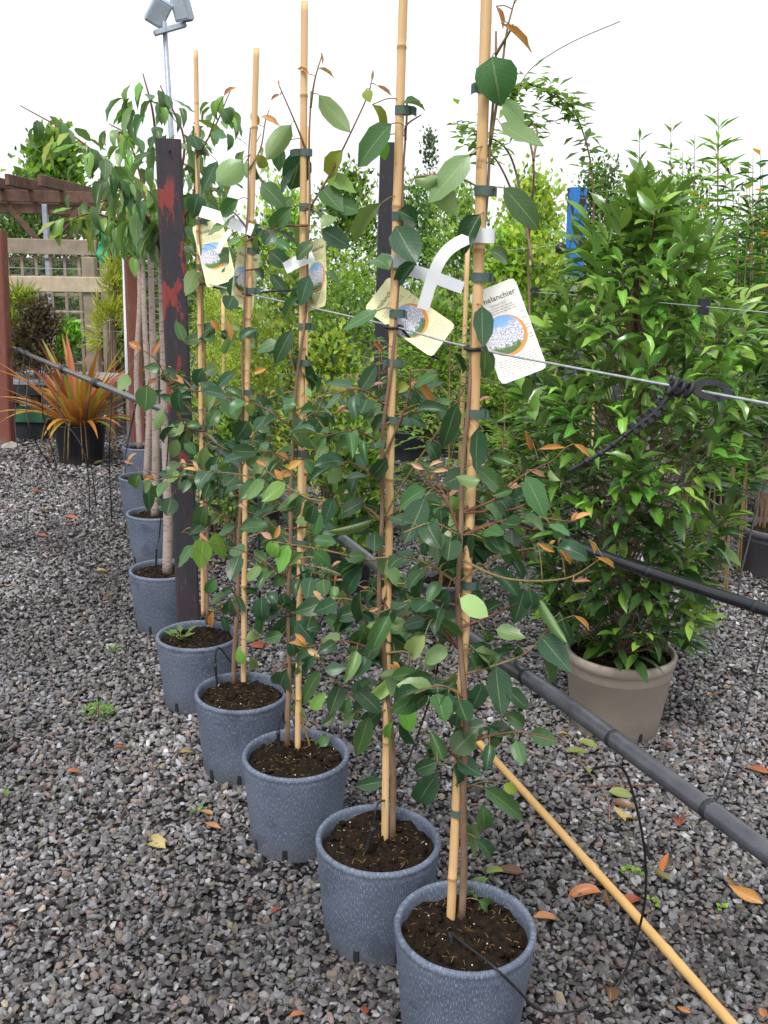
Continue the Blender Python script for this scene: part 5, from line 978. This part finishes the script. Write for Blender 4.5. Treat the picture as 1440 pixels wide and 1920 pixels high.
# floodlight mast
LYY = 12.0; px0 = YP(324, 300, LYY); o = thing('floodlight_mast', Vector((px0[0], LYY, 0)), 'galvanised mast carrying two grey floodlights', 'lamp'); tp = YP(308, 40, LYY); MB().tube([(px0[0] + .05, LYY, 0), px0, tp], [.038, .034, .028], 10).build('mast', M['steel'], o, True)
q = YP(319, 54, LYY); Rm = Matrix.Rotation(-.42, 3, 'Y') @ Matrix.Rotation(.5, 3, 'Z'); MB().box(Vector(q), (.40, .06, .055), Rm, .004).build('cross_arm', M['steel'], o)
for (lx, ly, rz, ry) in ((297, 22, .5, .45), (340, 12, -.5, -.05)):
    q = Vector(YP(lx, ly, LYY)); Rm = Matrix.Rotation(ry, 3, 'Y') @ Matrix.Rotation(rz, 3, 'Z') @ Matrix.Rotation(.35, 3, 'X'); h = MB().box(q, (.22, .10, .30), Rm, .012).build('floodlight', M['lamp_body'], o)
    MB().box(q + Rm @ Vector((0, -.052, .0)), (.18, .006, .24), Rm, .002).build('lens', M['glass'], h); MB().box(q + Rm @ Vector((0, .06, -.12)), (.12, .04, .10), Rm, .005).build('bracket', M['steel'], h)
    for k in range(4): MB().box(q + Rm @ Vector((-.075 + .05 * k, .062, .04)), (.008, .03, .18), Rm).build('fin', M['lamp_body'], h)
# odd things behind: green netting, polytunnel, red dibber handle, planks
o = thing('green_netting', Vector((YP(196, 700, 10.8)[0], 10.8, 0)), 'strip of green netting hanging beside the trellis', 'netting'); b = MB(); vs = []
for k in range(9): q = YP(196 + 5 * math.sin(k), 435 + 8 * k, 10.8); vs += [q + np.array([-.06, .02 * math.sin(k * 2), 0]), q + np.array([.06, -.03 * math.cos(k), 0])]
b.add(vs, [(2 * k, 2 * k + 1, 2 * k + 3, 2 * k + 2) for k in range(8)]); b.build('net', M['green_net'], o, True)
MB().tube([(YP(200, 700, 10.8)[0], 10.82, 0), YP(200, 432, 10.82)], .015, 6).build('stake', M['timber'], o, True)
o = thing('polytunnel', Vector((YP(650, 600, 24)[0], 24, 0)), 'white polythene tunnel showing through the hedge', 'polytunnel'); b = MB(); vs = []; n = 16; cx = YP(640, 600, 24)[0]; zt = YP(640, 392, 24)[2]
for dy in (0, 8):
    for k in range(n + 1): a = math.pi * k / n; vs.append((cx - 3.2 * math.cos(a), 24 + dy, zt * math.sin(a) ** .7 if 0 < k < n else 0))
b.add(vs, [(k, k + 1, n + 2 + k, n + 1 + k) for k in range(n)] + [tuple(range(n, -1, -1))]); b.build('cover', M['polythene'], o, True)
for k in range(5):
    yy = 24 + 2 * k; MB().tube([(cx - 3.22 * math.cos(a), yy - .02, zt * 1.005 * max(0, math.sin(a)) ** .7) for a in np.linspace(0, math.pi, 18)], .025, 5).build('hoop', M['steel'], o, True)
o = thing('slatted_fence', Vector((YP(1430, 600, 13)[0], 13, 0)), 'grey-brown slatted fence glimpsed behind the copper-leaved climber', 'fence'); zt = YP(1425, 425, 13)[2]
for k in range(12): x = YP(1412, 600, 13)[0] + .13 * k; MB().box((x, 13, zt / 2), (.11, .025, zt - .02 * (k % 3)), None, .004).build('board', M['timber_dark'], o)
MB().box((YP(1412, 600, 13)[0] + .7, 13.03, zt * .7), (1.6, .04, .09), None, .004).build('rail', M['timber_dark'], o)
o = thing('timber_edging', Vector((YP(630, 700, 7.6)[0], 7.6, 0)), 'weathered timber edging behind the plain black post', 'planter'); xa, xb = YP(560, 650, 7.6)[0], YP(686, 650, 7.6)[0]
for k in range(2): MB().box(((xa + xb) / 2, 7.6, .62 + .10 * k), (xb - xa, .05, .092), None, .005).build('board', M['timber'], o)
for x in (xa + .05, xb - .05): MB().box((x, 7.65, .38), (.07, .07, .76), None, .005).build('post', M['timber'], o)
q = PZ(485, 877, 4.4); o = thing('red_handle', Vector((q[0], q[1], 0)), 'small red plastic marker beside the large black pot', 'marker'); MB().tube([(q[0], q[1], 0), (q[0], q[1], q[2] - .02)], .005, 6).build('stem', M['tube'], o, True); MB().box(Vector(q), (.02, .01, .05), Matrix.Rotation(.3, 3, 'Y'), .003).build('tab', M['red_plastic'], o)

# ------------------------------------------------------------------ weeds and fallen leaves on the gravel
def weed(x, y, s, n, cols, label, z=.012, wr=.3, L=.03):
    q = G(x, y, z); o = thing('weed', Vector(q), label, 'weed', 'weeds growing in the gravel and pots'); rr = np.random.default_rng(int(x + y)); P, D, N, C = [], [], [], []
    for k in range(n): a = rr.uniform(0, 6.28); r = s * math.sqrt(rr.random()) * .7; P.append(q + np.array([r * math.cos(a), r * math.sin(a), rr.uniform(0, s * .5)])); D.append((math.cos(a), math.sin(a), rr.uniform(.1, .9))); N.append((rr.normal(0, .3), -.3, 1)); C.append(np.array(PAL[cols[rr.integers(0, len(cols))]]) * rr.uniform(.8, 1.2))
    cloud('foliage', P, D, N, L * rr.uniform(.6, 1.2, n), L * wr, C, M['far_leaf'], o)
    b = MB()
    for k in range(5): b.tube([q, q + (np.array(P[k]) - q) * 1.0 + np.array([0, 0, .005])], .0012, 4)
    b.build('stems', M['twig'], o, True)['kind'] = 'stuff'
weed(184, 1345, .075, 60, 'gbb', 'feathery bright green weed in the open gravel'); weed(212, 1220, .03, 16, 'gb', 'small flat weed in the open gravel behind the feathery one', L=.02)
weed(1185, 1640, .035, 16, 'bn', 'clover-like seedling beside the black tube loop', wr=.8, L=.018); weed(1352, 1703, .012, 5, 'bn', 'tiny seedling pair beside the lying leaves right of the tube', wr=.8, L=.018); weed(1225, 1692, .014, 6, 'bn', 'tiny seedling between the tube and the lying cane', wr=.8, L=.018)
weed(370, 1522, .02, 9, 'gb', 'tiny weed in front of the third blue-grey pot', L=.02); weed(8, 1494, .025, 10, 'gb', 'small weed in the open gravel near the bronze litter', L=.02); weed(878, 1664, .03, 14, 'bgl', 'small weed growing in the pot with the tube over its rim', POT_H - .02, .4, .032)
weed(340, 1200, .05, 8, 'bbl', 'pale rosette weed in the pot in front of the red post', POT_H - .025, .4, .06); weed(1290, 1240, .03, 8, 'g', 'small weed in gravel beside the taupe pot', L=.02)
FL = {}
for c, colr in (('r', (.42, .105, .05)), ('o', (.52, .22, .09)), ('n', (.20, .10, .055)), ('y', (.50, .38, .16)), ('g', (.28, .36, .10))):
    FL[c] = [leaf_mesh('fallen_leaf', p_lance if k % 2 else p_oval, 1.0, f, cu, colr, M['leaf'], tw_) for k, (f, cu, tw_) in enumerate(((.5, .8, .4), (.7, -.6, .5), (.2, .5, -.3)))]
flab = {'r': 'reddish fallen leaf lying on the gravel', 'o': 'orange-brown fallen leaf lying on the gravel', 'n': 'dark brown curled leaf lying on the gravel', 'y': 'straw-coloured dead leaf lying on the gravel', 'g': 'yellow-green fallen leaf lying on the gravel'}
fall = [(1272, 1530, 60, 80, 'r'), (1245, 1625, 50, 60, 'r'), (1240, 1650, 55, -80, 'y'), (1185, 1682, 55, 60, 'r'), (1095, 1668, 60, 170, 'r'), (1030, 1718, 55, 15, 'o'), (1140, 1688, 35, 80, 'n'), (1148, 1855, 55, 80, 'n'), (1395, 1680, 60, 160, 'o'), (1370, 1660, 30, 120, 'n'), (1420, 1440, 40, 150, 'r'), (1250, 1395, 30, 100, 'r'), (1335, 1300, 25, 30, 'o'), (1365, 1285, 22, 80, 'o'), (1320, 1180, 26, 10, 'o'),
        (950, 1628, 60, 165, 'n'), (925, 1630, 36, 175, 'g'), (232, 1400, 34, 20, 'r'), (290, 1575, 60, 140, 'y'), (385, 1520, 34, 160, 'o'), (398, 1552, 32, 170, 'o'), (140, 1445, 28, 10, 'o'), (518, 1703, 26, 60, 'r'), (352, 1408, 30, 20, 'y'), (685, 1890, 26, 90, 'r'), (135, 968, 24, 0, 'r'), (85, 955, 22, 20, 'o'), (70, 920, 22, 10, 'r'), (205, 1120, 26, 30, 'n'), (80, 1002, 18, 0, 'r'), (192, 1068, 22, 10, 'y'),
        (428, 950, 26, 60, 'r'), (436, 968, 22, 20, 'o'), (420, 975, 20, 130, 'y'), (440, 1050, 26, 60, 'n'), (500, 1060, 24, 0, 'n'), (488, 1208, 36, 20, 'r'), (478, 1195, 26, 70, 'o'), (1082, 1405, 42, 20, 'g'), (1062, 1375, 30, 10, 'y'), (1105, 1392, 34, -10, 'g'), (1165, 1485, 44, 0, 'g'), (1170, 1505, 40, -30, 'n'), (1180, 1530, 44, 10, 'y'), (1160, 1530, 36, 130, 'y'), (1108, 1440, 34, 60, 'g'), (620, 1660, 22, 20, 'y'), (1280, 1895, 26, 170, 'o'), (1430, 1895, 30, 80, 'r'), (560, 1900, 30, 10, 'o'), (145, 840, 20, 0, 'o'), (185, 870, 22, 0, 'y')]
LAND = [('beside the lying bamboo cane', G(1120, 1640)), ('inside the black tube loop', G(1170, 1560)), ('just outside the black tube loop', G(1300, 1600)), ('beyond the thick pipe', G(1400, 1430)), ('at the foot of the taupe pot', G(1100, 1390)), ('beside the taupe pot, away from the pipe', G(1320, 1230)), ('near the pot with the tube over its rim', G(970, 1650)),
        ('in front of the third blue-grey pot', G(420, 1550)), ('near the feathery weed', G(200, 1400)), ('in the open yard before the drip tubes', G(110, 970)), ('between the fourth and fifth saplings', G(450, 960)), ('beside the fourth blue-grey pot', G(490, 1200)), ('near the stained pot', G(570, 1700)), ('by the strap-leaved plant', G(165, 855)), ('beside the cherry pots', G(200, 1100))]
random.seed(9)
for (x, y, L, ang, c) in fall:
    q = G(x, y, .026); l = L / F_PX * np.linalg.norm(q - CAM); a = math.radians(ang) + random.uniform(-.2, .2); d = np.array([math.cos(a), math.sin(a), random.uniform(-.02, .15)]); s = q - d * l / 2
    ob = place('fallen_leaf', random.choice(FL[c]), None, leaf_matrix(s, s + d * l, (random.uniform(-.4, .4), random.uniform(-.5, .1), 1), l * random.uniform(.38, .5))); near = min(LAND, key=lambda t: np.linalg.norm(t[1] - q)); tag(ob, flab[c].replace('lying on the gravel', 'on the gravel ' + near[0]), 'leaf', {'r': 'reddish', 'o': 'orange-brown', 'n': 'dark brown', 'y': 'straw-coloured', 'g': 'yellow-green'}[c] + ' fallen leaves on the gravel')
o = thing('dead_twig', Vector(G(1160, 1500, .01)), 'dried broken twig lying on the gravel beside the black tube', 'twig'); MB().tube(curve([G(1075, 1415, .02), G(1110, 1455, .03), G(1140, 1500, .02), G(1142, 1545, .012)], 12), .0022, 5).build('stick', M['bark'], o, True); MB().tube(curve([G(1085, 1475, .012), G(1160, 1472, .02), G(1235, 1473, .012)], 10), .002, 5).build('stick', M['red_twig'], o, True)
